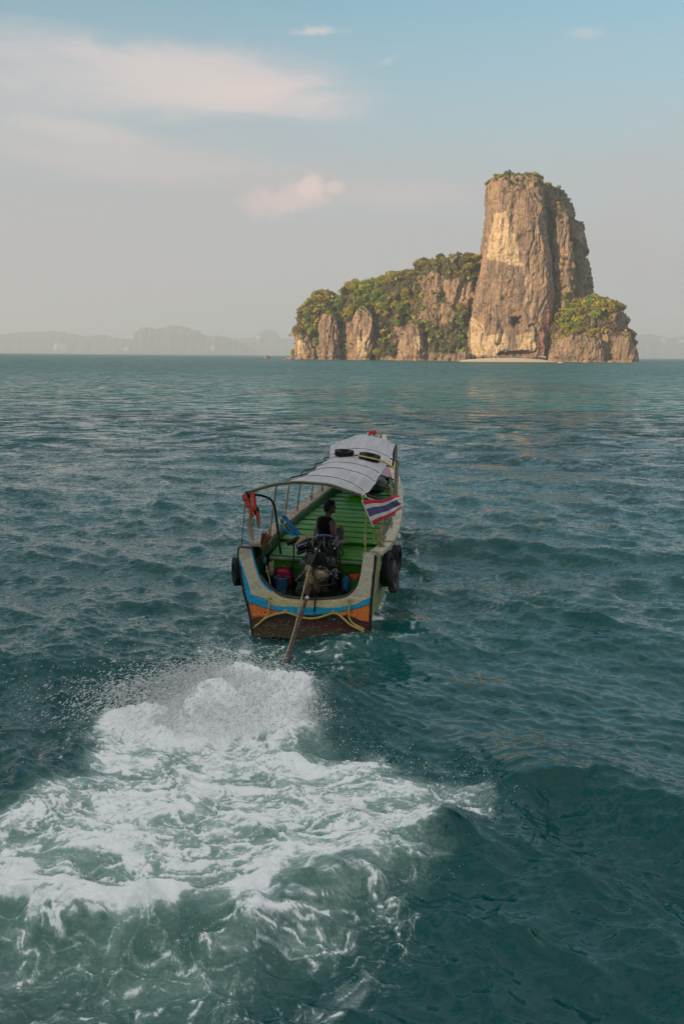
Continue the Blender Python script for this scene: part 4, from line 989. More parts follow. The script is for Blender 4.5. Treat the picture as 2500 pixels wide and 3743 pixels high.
    b = MB(); b.tube([p+Vector((-0.012, 0.0, 0)) for p in spline(L, 5)], 0.022, 6); b.build("corner_strip", DARKW, boat)
    b = MB(); b.tube([p+Vector((0.012, 0.0, 0)) for p in spline(R, 5)], 0.024, 6); b.build("corner_strip", DARKW, boat)
    b = MB(); p = k(172, 1036, 0.03); b.box(p+Vector((0, 0.06, 0.006)), (0.20, 0.20, 0.035), bev=0.01); b.build("horn_cap", DARKW, boat)
    b = MB(); p = k(1184, 1096, 0.03); b.box(p+Vector((0, 0.06, 0.0)), (0.19, 0.20, 0.02), bev=0.006); b.build("horn_cap", WOODG, boat)
transom()

# bulkhead, decks and thwarts ----------------------------------------------
def cross_plank(name, y0, y1, z0, z1, m, xl=None, xr=None, parent=boat, bev=0.006):
    hb = hbz((y0+y1)/2)[0]; l = -(hb-0.2) if xl is None else xl; r = hb-0.14 if xr is None else xr
    b = MB(); b.box(((l+r)/2, (y0+y1)/2, (z0+z1)/2), (r-l, y1-y0, z1-z0), bev=bev); return b.build(name, m, parent, smooth=False)
cross_plank("bulkhead_plank", 0.90, 0.94, 0.735, 0.885, GREEN); cross_plank("bulkhead_plank", 0.905, 0.945, 0.58, 0.730, GREEN_D)
cross_plank("deck_edge", 0.84, 0.90, 0.875, 0.915, PALEG)
for q in range(4): cross_plank("deck_plank", 0.94+q*0.27, 0.94+q*0.27+0.262, 0.90+0.004*(q % 2), 0.935, GREEN)
ty = [2.06, 2.55, 3.08, 3.60, 4.12, 4.62, 5.10, 5.62, 6.14, 6.72, 7.30, 7.9, 8.5]
for q, y in enumerate(ty):
    z = 0.99+0.004*random.uniform(-1, 1); a = cross_plank("thwart", y, y+0.40, z-0.03, z, GREEN)
    cross_plank("thwart_riser", y+0.03, y+0.055, z-0.17, z-0.035, GREEN, xl=-(hbz(y)[0]-0.24))
    if q < 9: cross_plank("floor_slat", y-0.16, y-0.01, z-0.26, z-0.235, GREEN_D)
cross_plank("floor_board", 0.15, 8.6, 0.14, 0.18, DARKW, xl=-0.55, xr=0.55)
# painted fore deck and its boards
def foredeck():
    mauve = mat("mauve_paint", (0.33, 0.17, 0.24), 0.5, vary=0.1); b = MB()
    for y0, y1 in ((8.95, 9.75), (9.76, 10.6), (10.61, 11.4)):
        h0, z0, _ = hbz(y0); h1, z1, _ = hbz(y1); b = MB()
        V = [(-h0+.05, y0, z0+.03), (h0-.05, y0, z0+.03), (h1-.04, y1, z1+.03), (-h1+.04, y1, z1+.03)]; V += [(x, y, z-.04) for x, y, z in V]
        b.add(V, [(0, 1, 2, 3), (7, 6, 5, 4), (0, 4, 5, 1), (1, 5, 6, 2), (2, 6, 7, 3), (3, 7, 4, 0)]); b.build("foredeck_plank", mauve, boat, smooth=False)
    h0, z0, _ = hbz(8.85); b = MB(); V = []
    for j in range(21):
        t = -1+j/10; x = t*(h0-.06); V += [(x, 8.88, z0-0.30), (x, 8.88, z0+0.06*(1-t*t)-0.08), (x, 8.93, z0+0.06*(1-t*t)-0.08), (x, 8.93, z0-0.30)]
    b.add(V, gridF(21, 4, True).tolist()); b.build("bow_bulkhead", GREEN, boat, smooth=False)
foredeck()
b = MB(); b.box((0.05, 7.6, 1.24), (0.9, 0.9, 0.30), bev=0.1); b.build("dark_box", mat("near_black", (0.02, 0.02, 0.022), 0.6), boat)  # near-black rounded box under the front of the awning
b = MB(); b.tube([(0, 11.4, 1.2), (-0.05, 11.9, 1.75), (-0.13, 12.2, 1.98)], lambda t: 0.09-0.04*t, 8, smooth=4); b.build("prow", WOODG, boat)

# awning -------------------------------------------------------------------
def tarp_mat():
    m = bpy.data.materials.new("grey_tarpaulin"); m.use_nodes = True; t = NT(m.node_tree); bb = t.n['Principled BSDF']
    tc = t.new('ShaderNodeTexCoord'); mp = t.new('ShaderNodeMapping'); t.link(tc.outputs['Object'], mp.inputs[0]); mp.inputs['Scale'].default_value = (6.5, 0.7, 1)
    n = t.noise(mp.outputs[0], 1.6, 5, 0.6, 0.3); n2 = t.noise(tc.outputs['Object'], 5, 5, 0.65)
    g = t.new('ShaderNodeNewGeometry')
    c = t.mix(t.ramp(n, 0.35, 0.65), (0.50, 0.475, 0.495, 1), (0.39, 0.375, 0.395, 1))
    c = t.mix(t.ramp(n2, 0.5, 0.8, 0, 0.5), c, (0.29, 0.25, 0.22, 1))
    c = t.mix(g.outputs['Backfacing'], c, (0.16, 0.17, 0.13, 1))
    t.link(c, bb.inputs['Base Color']); bb.inputs['Roughness'].default_value = 0.6
    bp = t.new('ShaderNodeBump'); bp.inputs['Strength'].default_value = 0.6; bp.inputs['Distance'].default_value = 0.02; t.link(n2, bp.inputs['Height']); t.link(bp.outputs[0], bb.inputs['Normal'])
    return m
SECT = [(0.20, [(192,576),(300,541),(400,518),(500,503),(600,496),(700,497),(850,515),(1000,560),(1120,602)]),
        (1.35, [(560,480),(655,452),(760,452),(870,462),(970,486),(1060,525),(1150,590)]),
        (2.35, [(700,420),(770,402),(870,400),(960,412),(1060,440),(1150,482),(1218,530)]),
        (3.5, [(760,372),(830,352),(920,345),(1010,355),(1110,378),(1190,405),(1262,450)]),
        (4.7, [(812,335),(870,315),(950,308),(1040,312),(1140,330),(1230,358),(1300,395)]),
        (5.6, [(848,312),(900,288),(980,274),(1060,274),(1150,288),(1240,312),(1330,345)]),
        (6.3, [(862,290),(920,262),(1000,243),(1080,238),(1170,248),(1260,272),(1352,312)]),
        (8.1, [(868,203),(930,172),(1010,140),(1090,113),(1190,118),(1300,145),(1398,190)])]
CUR = []
for Y, pts in SECT:
    P = spline([k(x, y, Y) for x, y in pts], 8); A = np.array([tuple(p) for p in P]); ac = np.concatenate([[0], np.cumsum(np.linalg.norm(np.diff(A, axis=0), axis=1))]); ac /= ac[-1]
    CUR.append(np.stack([np.interp(np.linspace(0, 1, 41), ac, A[:, c]) for c in range(3)], 1))
CUR = np.array(CUR)
def awning():
    n = len(CUR); ys = CUR[:, 0, 1]; yy = np.linspace(ys[0], ys[-1], 110); G = np.zeros((110, 41, 3))
    for j in range(41):
        P = spline([Vector(p) for p in CUR[:, j]], 12); A = np.array([tuple(p) for p in P])
        for c in range(3): G[:, j, c] = np.interp(yy, A[:, 1], A[:, c])
    P = G.reshape(-1, 3); hoops = np.array([s_[0] for s_ in SECT]); dmin = np.abs(P[:, 1][:, None]-hoops[None]).min(1)
    P[:, 2] -= 0.020*sstep(dmin, 0, 0.45); P[:, 2] += 0.006*fbm(np.c_[P[:, 0]*3, P[:, 1]*1.5, P[:, 2]*0], 3, seed=8)
    b = MB(); b.add(P, gridF(110, 41).tolist()); o = b.build("awning", tarp_mat(), boat)
    b = MB(); b.tube([Vector(p)+Vector((0, 0, 0)) for p in G[0]], 0.017, 6); b.build("awning_hem", mat("hem_green", (0.16, 0.18, 0.10), 0.7), boat)
    return G
AG = awning()
# hoops, posts and lashings
LP = [(1.5, -0.80), (2.9, -0.83), (4.1, -0.80), (5.5, -0.74), (7.2, -0.66)]
hoop_def = [(0.22, -1.04, 0.86), (1.5, -0.84, 0.90), (2.9, -0.86, 0.93), (4.1, -0.84, 0.90), (5.5, -0.80, 0.86), (6.6, -0.76, 0.80), (8.1, -0.72, 0.66)]
def awn_z(x, y):
    i = int(np.argmin(np.abs(AG[:, 0, 1]-y))); r = AG[i]; return float(np.interp(x, r[:, 0], r[:, 2]))
for q, (y, xl, xr) in enumerate(hoop_def):
    i = int(np.argmin(np.abs(AG[:, 0, 1]-y))); r = AG[i]; x0, x1 = r[0, 0], r[-1, 0]
    zl = r[0, 2]-0.02-(x0-xl)*0.30 if x0 > xl else r[0, 2]; zr = r[-1, 2]-0.02-(xr-x1)*0.30
    pts = ([(xl, y, zl)] if x0-xl > 0.03 else [])+[(p[0], y, p[2]-0.022) for p in r[::4]]+([(xr, y, zr)] if xr-x1 > 0.03 else [])
    b = MB(); b.tube(pts, 0.014, 8); b.build("hoop", PIPED if q else WOODG, boat)
    if 0 < q < 6:
        # seam of the awning where it passes over the hoop
        b = MB(); b.tube([(p[0], y, p[2]+0.004) for p in r[::3]], 0.0055, 5); b.build("awning_seam", PIPED, boat)
    for sx, xx, zz in ((-1, xl, zl), (1, xr, zr)):
        if q == 0: continue
        hb, zs, _ = hbz(y); b = MB(); b.tube([(sx*(hb-0.09), y, zs-0.02), (xx, y, zz+0.015)], 0.021 if sx > 0 else 0.018, 8); b.build("post", BAMBOO if (q+sx) % 2 else PIPE, boat)
        b = MB(); b.torus((sx*(hb-0.09), y, zs+0.10), 0.024, 0.012, (0, 0.1, 1), 12, 6); b.torus((sx*(hb-0.09), y, zs+0.125), 0.025, 0.012, (0.1, 0, 1), 12, 6); b.build("lashing", ROPE, boat)
# doubled right-hand posts by the flag
for p0, p1, rr, mm in [((1268,1060,1.0),(1296,800,1.0),0.024,BAMBOO), ((1300,1000,1.3),(1322,640,1.3),0.018,BAMBOO), ((1405,600,5.5),(1405,392,5.5),0.02,PIPE), ((1378,370,8.0),(1395,205,8.0),0.022,PIPED), ((1262,1070,1.05),(1318,760,1.3),0.016,DARKW)]:
    b = MB(); b.tube([k(*p0), k(*p1)], rr, 8); b.build("post", mm, boat)
# bent stern stay on the left: from the awning corner over and down inside the hull
b = MB(); b.tube([k(195,575,.22), k(250,600,.3), k(320,612,.45), k(380,640,.6), k(412,700,.7), k(425,780,.75), k(440,900,.8), k(462,1085,.88)], 0.019, 8, smooth=5); b.build("bent_stay", PIPED, boat)
b = MB(); b.tube([k(562,1195,.8), k(568,1100,.8), k(570,1010,.8)], 0.012, 6); b.tube([k(548,1012,.8), k(572,1005,.8)], 0.014, 6); b.build("exhaust_prop", DARKW, boat)
def rope(name, pts, r, m, sm=5, parent=boat, wob=0.0):
    pts = [Vector(p) for p in pts]
    if wob: pts = [p+Vector([random.uniform(-wob, wob) for _ in range(3)]) for p in spline(pts, 3)]
    b = MB(); b.tube(pts, r, 6, smooth=sm); return b.build(name, m, parent)
rope("stay_rope", [k(178,600,.2), k(168,700,.18), k(162,800,.16), k(150,900,.12), k(142,1035,.1)], 0.007, DARKW)
rope("stay_rope", [k(200,600,.2), k(215,800,.18), k(228,900,.16), k(230,1035,.14)], 0.009, ROPE, wob=0.006)
for q in range(4): rope("rope_hank", [k(200+4*q,620,.2), k(205+6*q,760,.19), k(205+9*q,900+12*q,.17), k(232+3*q,985-8*q,.16), k(225+2*q,900,.16)], 0.011, ROPE, wob=0.008)
rope("stay_rope", [k(410,690,.7), k(395,800,.7), k(385,900,.7), k(378,1040,.7)], 0.007, ROPE, wob=0.004)
rope("awning_rope", [k(648,458,1.25), k(690,454,1.3), k(760,456,1.3), k(870,468,1.3), k(970,493,1.3), k(1060,530,1.28), k(1120,565,1.2), k(1150,600,.9), k(1165,625,.6)], 0.008, ROPEW)
rope("lime_stay", [k(1120,610,.2), k(1150,680,.2), k(1155,800,.2), k(1150,950,.2), k(1152,1092,.2)], 0.010, ROPEG, wob=0.004)
rope("lime_stay", [k(1128,615,.22), k(1160,720,.22), k(1158,900,.22), k(1156,1090,.22)], 0.006, ROPEG, wob=0.006)
b = MB(); b.tube([k(1150,945,.19), k(1152,985,.19), k(1151,1025,.19)], lambda t: 0.022*(1-abs(2*t-1)**3*0.6), 8, smooth=3); b.build("rope_knot", ROPE, boat)
rope("lime_stay", [k(1215,850,.1), k(1228,890,.4), k(1262,930,.7), k(1300,960,1.0), k(1290,1050,.9)], 0.009, ROPEG, wob=0.01)
rope("lime_stay", [k(1250,830,.4), k(1268,900,.6), k(1285,960,.8)], 0.008, ROPEG, wob=0.01)
for q in range(3): rope("rope_hank", [k(1230+8*q,900,.6), k(1210+8*q,950,.6), k(1228,985+10*q,.6), k(1258,950,.6), k(1240,905,.6)], 0.008, ROPEG, wob=0.012)
for q in range(5): rope("lashing", [k(1250+5*q,890+25*q,.9), k(1275+4*q,930+22*q,.85), k(1262+4*q,975+18*q,.9), k(1290,1000+12*q,.95)], 0.012, ROPE, wob=0.014)
for q in range(4): rope("lashing", [k(1190,1062,.35), k(1240,1070+6*q,.3), k(1270,1078+4*q,.3), k(1248,1055+5*q,.4)], 0.009, ROPEG if q % 2 else ROPE, wob=0.01)
for q in range(6): rope("lashing", [k(1345+4*q,520+10*q,3.2), k(1372,540+12*q,3.2), k(1352+3*q,575+5*q,3.2), k(1370,600,3.2)], 0.016, ROPE, wob=0.02)
rope("roof_rope", [k(1095,292,5.1)+Vector((0, 0, .03)), k(1180,310,5.0)+Vector((0, 0, .03)), k(1280,333,4.9)+Vector((0, 0, .03)), k(1340,350,4.9), k(1400,395,4.8)], 0.016, mat("yellow_rope", (0.55, 0.38, 0.06), 0.7), wob=0.0)
rope("roof_rope", [k(1040,292,5.3)+Vector((0, 0, .03)), k(1075,290,5.2)+Vector((0, 0, .03)), k(1110,290,5.1)+Vector((0, 0, .03))], 0.014, DARKW)
# yellow hose slung across the transom on its pegs
Y_ = -0.075
def hose(pts, r=0.0165): rope("stern_hose", [k(x, y, Y_) for x, y in pts], r, HOSE, 6)
hose([(250,1680),(290,1650),(340,1610),(400,1585),(460,1572),(505,1565),(560,1580),(630,1605),(700,1615),(770,1608),(840,1585),(890,1572),(930,1580),(980,1620),(1030,1665),(1090,1695),(1138,1716)])
hose([(262,1672),(300,1640),(340,1600),(358,1560),(366,1500),(374,1448)], 0.015); hose([(1022,1465),(1020,1530),(1018,1590),(1040,1640),(1080,1672),(1120,1690),(1146,1703)], 0.015)
for x, y in ((502,1556), (890,1562)):
    b = MB(); b.box(k(x, y, -0.06), (0.035, 0.07, 0.05), bev=0.008); b.build("hose_peg", HOSE, boat)
for x, y in ((374,1450), (1022,1466)):
    b = MB(); b.tube([k(x-14, y, -.06), k(x+14, y+3, -.06)], 0.012, 6); b.build("hose_peg", BROWNW, boat)

# ------------------------------------------------------------------ engine on its pivot, with the long drive shaft
def part(mb, name, m, parent, base, **kw): return mb.build(name, m, parent, base=base, **kw)
EB = Vector((-0.05, 0.62, 0.47))
eng = thing("boat_engine", "greasy black car engine on the stern pivot with long tail shaft", "engine", EB)
Ye = 0.62
def ek(x, y, dy=0.0): return k(x, y, Ye+dy)
b = MB(); b.box(ek(815, 1090), (0.46, 0.56, 0.40), bev=0.03); b.box(ek(800, 1200), (0.36, 0.5, 0.20), bev=0.03); part(b, "engine_block", BLACK, eng, EB)
b = MB(); b.box(ek(835, 985, .05), (0.30, 0.5, 0.13), Matrix.Rotation(0.12, 3, 'Y'), bev=0.03)
for q in range(5): b.box(ek(765+32*q, 955, -.18), (0.03, 0.06, 0.05), bev=0.008)
part(b, "valve_cover", BLACK, eng, EB)
b = MB(); b.tube([ek(600,1000,-.1), ek(640,965,-.1), ek(700,950,-.05), ek(760,975,0)], lambda t: 0.052-0.012*t, 12, smooth=5); part(b, "manifold_pipe", TANM, eng, EB)
b = MB(); b.tube([ek(518,998,-.12), ek(560,982,-.12), ek(615,955,-.1)], 0.040, 14); b.torus(ek(519,998,-.125), 0.038, 0.007, (ek(615,955)-ek(518,998)), 20, 8); part(b, "exhaust_pipe", BLACK, eng, EB)
b = MB(); b.tube([ek(600,1040,-.2), ek(640,1025,-.2), ek(700,1008,-.15)], 0.050, 14); b.tube([ek(596,1080,-.2), ek(640,1065,-.2), ek(690,1040,-.15)], 0.032, 10); part(b, "air_filter", BLACK, eng, EB)
b = MB(); b.tube([ek(606,1020,-.26), ek(680,994,-.26)], 0.013, 8); b.tube([ek(604,1024,-.265), ek(610,1021,-.265)], 0.020, 8); part(b, "filter_band", VIOLET, eng, EB)
b = MB(); b.tube([ek(770,935,.0), ek(830,932,.05), ek(880,945,.1), ek(900,968,.1)], 0.018, 8, smooth=5); part(b, "spark_lead", VIOLET, eng, EB)
# runners, brackets and pulleys
for q, (x0, y0, x1, y1) in enumerate([(700,960,690,1060),(740,955,735,1050),(780,950,785,1045),(820,955,830,1050),(860,965,880,1060)]):
    b = MB(); b.tube([ek(x0,y0,-.22), ek((x0+x1)/2-14,(y0+y1)/2,-.30), ek(x1,y1,-.28)], 0.020, 8, smooth=4); part(b, "manifold_runner", STEEL if q % 2 else BLACK, eng, EB)
for x, y, r, m_ in ((700,1120,.085,STEEL), (800,1105,.06,BLACK), (880,1140,.075,STEEL), (905,1230,.05,STEEL), (640,1165,.05,STEEL), (760,1060,.045,SHINY)):
    p = ek(x, y, -.30); b = MB(); b.lathe(p, [(r*.3, -.02), (r, -.02), (r, -.008), (r*.86, 0), (r, .008), (r, .02), (r*.3, .026)], (0, -1, 0.1), 22); part(b, "pulley", m_, eng, EB)
b = MB(); pp = [ek(700-34,1120,-.32), ek(690,1085,-.32), ek(800,1075,-.32), ek(882,1100,-.32), ek(920,1135,-.32), ek(890,1175,-.32), ek(800,1140,-.32), ek(700,1165,-.32), ek(664,1122,-.32)]; b.tube(pp, 0.009, 6, smooth=4); part(b, "drive_belt", RUBBER, eng, EB)
b = MB(); b.ball(ek(800,1240,-.18), (0.155, 0.20, 0.15)); b.box(ek(720,1225,-.2), (0.13, 0.16, 0.12), bev=0.02); b.box(ek(770,1210,-.3), (0.05, 0.05, 0.09), bev=0.01); part(b, "bell_housing", TANM, eng, EB)
b = MB(); b.ball(ek(745,1330,-.15), (0.13, 0.16, 0.17)); b.tube([ek(700,1230,-.2), ek(690,1290,-.25), ek(690,1350,-.3), ek(680,1420,-.42)], lambda t: 0.075-0.03*t, 12, smooth=4); b.box(ek(810,1330,0), (0.16, 0.3, 0.22), bev=0.03); part(b, "gearbox", RUSTY, eng, EB)
b = MB(); b.lathe(ek(690,1205,-.36), [(0.02, -.03), (.055, -.03), (.06, 0), (.04, .035), (0.02, .04)], (0, -1, .2), 16); b.torus(ek(690,1255,-.38), 0.035, 0.016, (0.3, -1, .2), 16, 8); b.torus(ek(715,1290,-.36), 0.03, 0.014, (0.6, -1, .2), 16, 8); part(b, "coupling", TANM, eng, EB)
b = MB()
for x0, y0, x1, y1, d in ((800,975,700,1190,-.36), (700,1190,585,1305,-.36), (640,1250,700,1120,-.3), (930,1010,905,1340,.0), (760,1380,760,1460,-.2), (690,1390,700,1462,-.2)):
    b.tube([ek(x0,y0,d), ek(x1,y1,d)], 0.021, 8)
part(b, "pivot_frame", STEEL, eng, EB)
b = MB(); b.tube([ek(905,1240,0), ek(905,1340,0)], 0.085, 14); b.box(ek(905,1290,.1), (0.2, 0.25, 0.30), bev=0.03); part(b, "starter_motor", BLACK, eng, EB)
b = MB(); b.tube([ek(830,1230,-.28), ek(880,1250,-.28), ek(930,1290,-.2)], 0.012, 8); b.tube([ek(840,1220,-.28), ek(925,1265,-.25)], 0.007, 6); part(b, "throttle_rod", SHINY, eng, EB)
for q in range(16):
    a = (random.uniform(640, 920), random.uniform(1000, 1340)); c_ = (random.uniform(640, 940), random.uniform(980, 1380)); d0 = random.uniform(-.34, -.25)
    m_ = ((a[0]+c_[0])/2+random.uniform(-40, 40), (a[1]+c_[1])/2+random.uniform(10, 60))
    b = MB(); b.tube([ek(*a, d0), ek(*m_, d0-.05), ek(*c_, d0)], random.uniform(0.006, 0.014), 6, smooth=5); part(b, "hose", random.choice([BLACK, RUBBER, STEEL, RUSTY]), eng, EB)
b = MB(); b.tube([ek(940,1010,0), ek(968,1060,0), ek(970,1090,0), ek(945,1110,0), ek(948,1160,0)], 0.010, 6, smooth=5); b.tube([ek(640,1110,-.2), ek(655,1150,-.2), ek(640,1190,-.2)], 0.009, 6, smooth=4); part(b, "hose", RUBBER, eng, EB)
b = MB()
for q in range(70):
    x, y = random.uniform(650, 935), random.uniform(960, 1350); r = random.uniform(0.006, 0.014); b.lathe(ek(x, y, random.uniform(-.33, -.24)), [(r, -.008), (r, .008), (r*.6, .012)], (random.uniform(-.4, .4), -1, random.uniform(-.3, .5)), 6, m=int(random.random() < 0.3))
part(b, "bolt", [STEEL, SHINY], eng, EB, smooth=False, kind="stuff")
b = MB(); b.tube([ek(905,960,.1), ek(925,945,.5), ek(890,940,1.05), ek(884,945,1.5)], 0.016, 8, smooth=4); part(b, "tiller_bar", PIPED, eng, EB)
# shaft: from the gearbox over the transom down into the water astern
tip = Vector(ground(1045*1568/2500, 2423*1568/2500)+(0,)); tipL = BOAT_R.transposed() @ (tip-BOAT_P); sA = k(676, 1440, -0.12)
dirv = (tipL-k(690, 1350, 0.3)).normalized(); end = tipL+dirv*0.9
b = MB(); b.tube([ek(690,1350,-.3), sA, k(632,1590,-.5), tipL+Vector((0.02, 0, .0)), end], 0.017, 10); b.tube([sA-Vector((0, 0, .0)), k(632,1590,-.5), k(598,1700,-.75)], 0.026, 10); part(b, "drive_shaft", BROWNW, eng, EB)
b = MB(); b.ball(k(678,1448,-.16), (0.040, 0.04, 0.040)); part(b, "shaft_bearing", SHINY, eng, EB)
b = MB(); 
for q in range(3):
    R = Matrix.Rotation(2*pi*q/3, 3, 'Y'); V = [R @ Vector(p) for p in ((0.02, 0, 0), (0.05, .02, .05), (0.03, .03, .13), (-0.03, -.02, .14), (-0.05, -.03, .06), (-.02, 0, 0))]; b.add([end+v for v in V]+[end+v+Vector((0, .008, 0)) for v in V], [(0, 1, 2, 3, 4, 5), (11, 10, 9, 8, 7, 6)]+[(i, i+6, (i+1) % 6+6, (i+1) % 6) for i in range(6)])
part(b, "propeller", SHINY, eng, EB)
b = MB(); b.tube([ek(700,1185,-.40), k(672,1290,-.1), k(640,1420,-.2), k(610,1560,-.35), k(575,1700,-.6), k(545,1800,-.9), tipL+Vector((-.03, 0, .03))], 0.013, 8); part(b, "cooling_pipe", BAMBOO, eng, EB)
b = MB(); b.tube([ek(700,1380,-.3), k(740,1430,-.02), k(742,1500,-.1), k(738,1560,-.1)], 0.013, 8, smooth=5); part(b, "hose", RUBBER, eng, EB)
for q in range(5):
    b = MB(); b.tube([ek(675+random.uniform(-8,8),1270+12*q,-.42), ek(700,1262+14*q,-.46), ek(720+random.uniform(-6,10),1280+11*q,-.4), ek(700,1292+10*q,-.36)], 0.009, 6, smooth=4); part(b, "rope_binding", ROPE, eng, EB)

# ------------------------------------------------------------------ things in the stern well
wz = 0.18
def well(x, y, Y): return k(x, y, Y)
p = well(468, 1330, 0.62); bt = thing("bucket", "dark blue plastic bucket with pale rim behind the transom", "bucket", p)
BLUEP = mat("blue_plastic", (0.015, 0.10, 0.17), 0.4, vary=0.1); BLUER = mat("blue_rim", (0.08, 0.19, 0.25), 0.4)
b = MB(); b.lathe(p, [(0.02, -.17), (0.088, -.17), (0.112, .10), (0.106, .10), (0.08, -.15), (0.02, -.15)], ns=28); part(b, "body", BLUEP, bt, p)
b = MB(); b.torus(p+Vector((0, 0, .102)), 0.114, 0.009, n=32, ns=8); part(b, "rim", BLUER, bt, p)
b = MB(); b.tube([p+Vector((.114*cos(a), .03, .10-.07*sin(a)*0.8)) for a in np.linspace(0, pi, 9)], 0.004, 6); part(b, "handle", STEEL, bt, p)
p = well(487, 1275, 0.80); jt = thing("fuel_can", "magenta plastic fuel can standing behind the blue bucket", "fuel can", p)
MAG = mat("magenta_plastic", (0.33, 0.004, 0.055), 0.4, vary=0.12)
b = MB(); b.box(p, (0.26, 0.16, 0.27), bev=0.035); b.box(p+Vector((0, -.082, 0)), (0.16, 0.01, 0.15), bev=0.003); part(b, "body", MAG, jt, p)
b = MB(); b.tube([p+Vector((-.07, 0, .12)), p+Vector((-.05, 0, .17)), p+Vector((.03, 0, .17)), p+Vector((.05, 0, .12))], 0.014, 8, smooth=3); part(b, "handle", MAG, jt, p)
b = MB(); b.lathe(p+Vector((.10, 0, .14)), [(.026, -.01), (.028, .0), (.028, .02), (.02, .025)], ns=14); part(b, "cap", BLACK, jt, p)
p = well(1085, 1310, 0.62); gt = thing("bucket", "green plastic bucket with an orange rim at the right of the stern", "bucket", p)
b = MB(); b.lathe(p, [(0.02, -.12), (0.095, -.12), (0.115, .06), (0.108, .06), (0.085, -.10), (0.02, -.10)], ns=28); part(b, "body", mat("green_plastic", (0.02, 0.16, 0.04), 0.4), gt, p)
b = MB(); b.lathe(p+Vector((0, 0, .062)), [(0.108, -.002), (0.122, -.002), (0.122, .034), (0.108, .034)], ns=28); part(b, "rim", mat("orange_plastic", (0.60, 0.06, 0.02), 0.4), gt, p)
def cloth(label, cat, c, size, m, seed, name="cloth", lumps=0.3):
    n = 20; V = []
    q = np.random.default_rng(seed)
    th = np.linspace(0, 2*pi, n, endpoint=False); ph = np.linspace(0.05, pi-0.05, 14); P = []
    for a in ph:
        for t in th: P.append((sin(a)*cos(t), sin(a)*sin(t), cos(a)))
    P = np.array(P); d = 1+lumps*fbm(P*1.6+seed, 4, 0.6, seed); P = P*d[:, None]*np.array(size)
    b = MB(); b.add(P+np.array(c), gridF(14, n, True)[:, ::-1].tolist()+[tuple(range(n-1, -1, -1)), tuple(13*n+j for j in range(n))])
    o = b.build(name, m, base=c); o["label"] = label; o["category"] = cat; return o
BLUEC = mat("blue_cloth", (0.01, 0.13, 0.30), 0.7, vary=0.2, scale=20)
cloth("crumpled blue plastic bag left of the green bucket in the stern", "bag", well(1000, 1335, 0.66), (0.075, 0.08, 0.13), BLUEC, 3, "plastic_bag")
cloth("beige sack slumped against the left side of the stern well", "sack", well(385, 1200, 0.55), (0.05, 0.07, 0.115), mat("beige_sack", (0.30, 0.24, 0.15), 0.85, scale=20), 5, "sack")
cloth("small pale blue bottle bag hanging by the beige sack", "bag", well(330, 1140, 0.5), (0.03, 0.04, 0.06), mat("pale_blue_cloth", (0.08, 0.18, 0.22), 0.7), 7, "bag")
cloth("dark oily rag bundle on the stern floor below the engine", "rag", well(640, 1370, 0.35), (0.10, 0.09, 0.10), mat("oily_rag", (0.05, 0.055, 0.045), 0.8, vary=0.3, scale=18), 9, "rag", 0.45)
b = MB(); P0 = [k(345,1180,.35), k(352,1230,.3), k(372,1300,.25), k(375,1380,.2)]; b.tube(P0, 0.010, 6, smooth=4); b.torus(P0[1], 0.016, 0.012, (0, 0, 1), 12, 8); o = b.build("rope", ROPE, base=P0[0]); o["label"] = "knotted tan rope hanging down inside the left of the stern"; o["category"] = "rope"
# broom
P0, P1 = k(300,1050,.35), k(350,920,.35); p = P0; br = thing("broom", "worn brown straw broom standing bristles up at the left gunwale", "broom", p)
d = (P1-P0).normalized(); sd = d.cross(Vector((0, 1, 0)))
b = MB(); 
for q in range(90):
    a = random.uniform(-1, 1); bb_ = random.uniform(-1, 1); L_ = random.uniform(.75, 1.1); b.tube([P0+sd*a*.022+Vector((0, bb_*.012, 0)), P0+d*.12+sd*a*.045+Vector((0, bb_*.02, 0)), P0+d*.27*L_+sd*a*.075+Vector((0, bb_*.03, 0))], 0.0035, 3)
part(b, "bristles", mat("broom_straw", (0.20, 0.065, 0.025), 0.8, vary=0.2, scale=20), br, p, smooth=False, kind="stuff")
b = MB(); b.tube([P0-d*.55, P0+d*.02], 0.013, 8); part(b, "handle", BROWNW, br, p)
b = MB(); b.torus(P0+d*.01, 0.028, 0.008, d, 14, 6); b.torus(P0+d*.04, 0.033, 0.006, d, 14, 6); part(b, "binding", ROPE, br, p)

# life vests ---------------------------------------------------------------
def panel(pts, th, m, parent, base, name="panel", seed=0, sub=10):
    """padded cloth panel from a four-cornered patch (tl, tr, br, bl)"""
    tl, tr, br_, bl = [Vector(q) for q in pts]; nrm = (tr-tl).cross(bl-tl).normalized(); V = []
    for sgn in (1, -1):
        for i in range(sub+1):
            for j in range(sub+1):
                u, v = j/sub, i/sub; c = tl.lerp(tr, u).lerp(bl.lerp(br_, u), v); e = (1-abs(2*u-1)**3)*(1-abs(2*v-1)**3)
                w = 0.012*float(perlin(np.array([[u*3+seed, v*4, seed*.7]]), 3)[0])*3
                V.append(c+nrm*(sgn*th*0.5*(0.25+0.75*e)+w))
    n = (sub+1)**2; F = gridF(sub+1, sub+1).tolist(); F2 = [[a+n for a in f[::-1]] for f in F]; E_ = []
    ring = [j for j in range(sub+1)]+[(i+1)*(sub+1)-1 for i in range(1, sub+1)]+[sub*(sub+1)+j for j in range(sub-1, -1, -1)]+[i*(sub+1) for i in range(sub-1, 0, -1)]
    for a, c in zip(ring, ring[1:]+ring[:1]): E_.append([c, a, a+n, c+n])
    b = MB(); b.add(V, F+F2+E_); return part(b, name, m, parent, base)
ORG = mat("orange_nylon", (0.62, 0.055, 0.025), 0.6, vary=0.1, scale=18, bump=0.2); NYB = mat("black_nylon", (0.014, 0.014, 0.018), 0.6, vary=0.2)
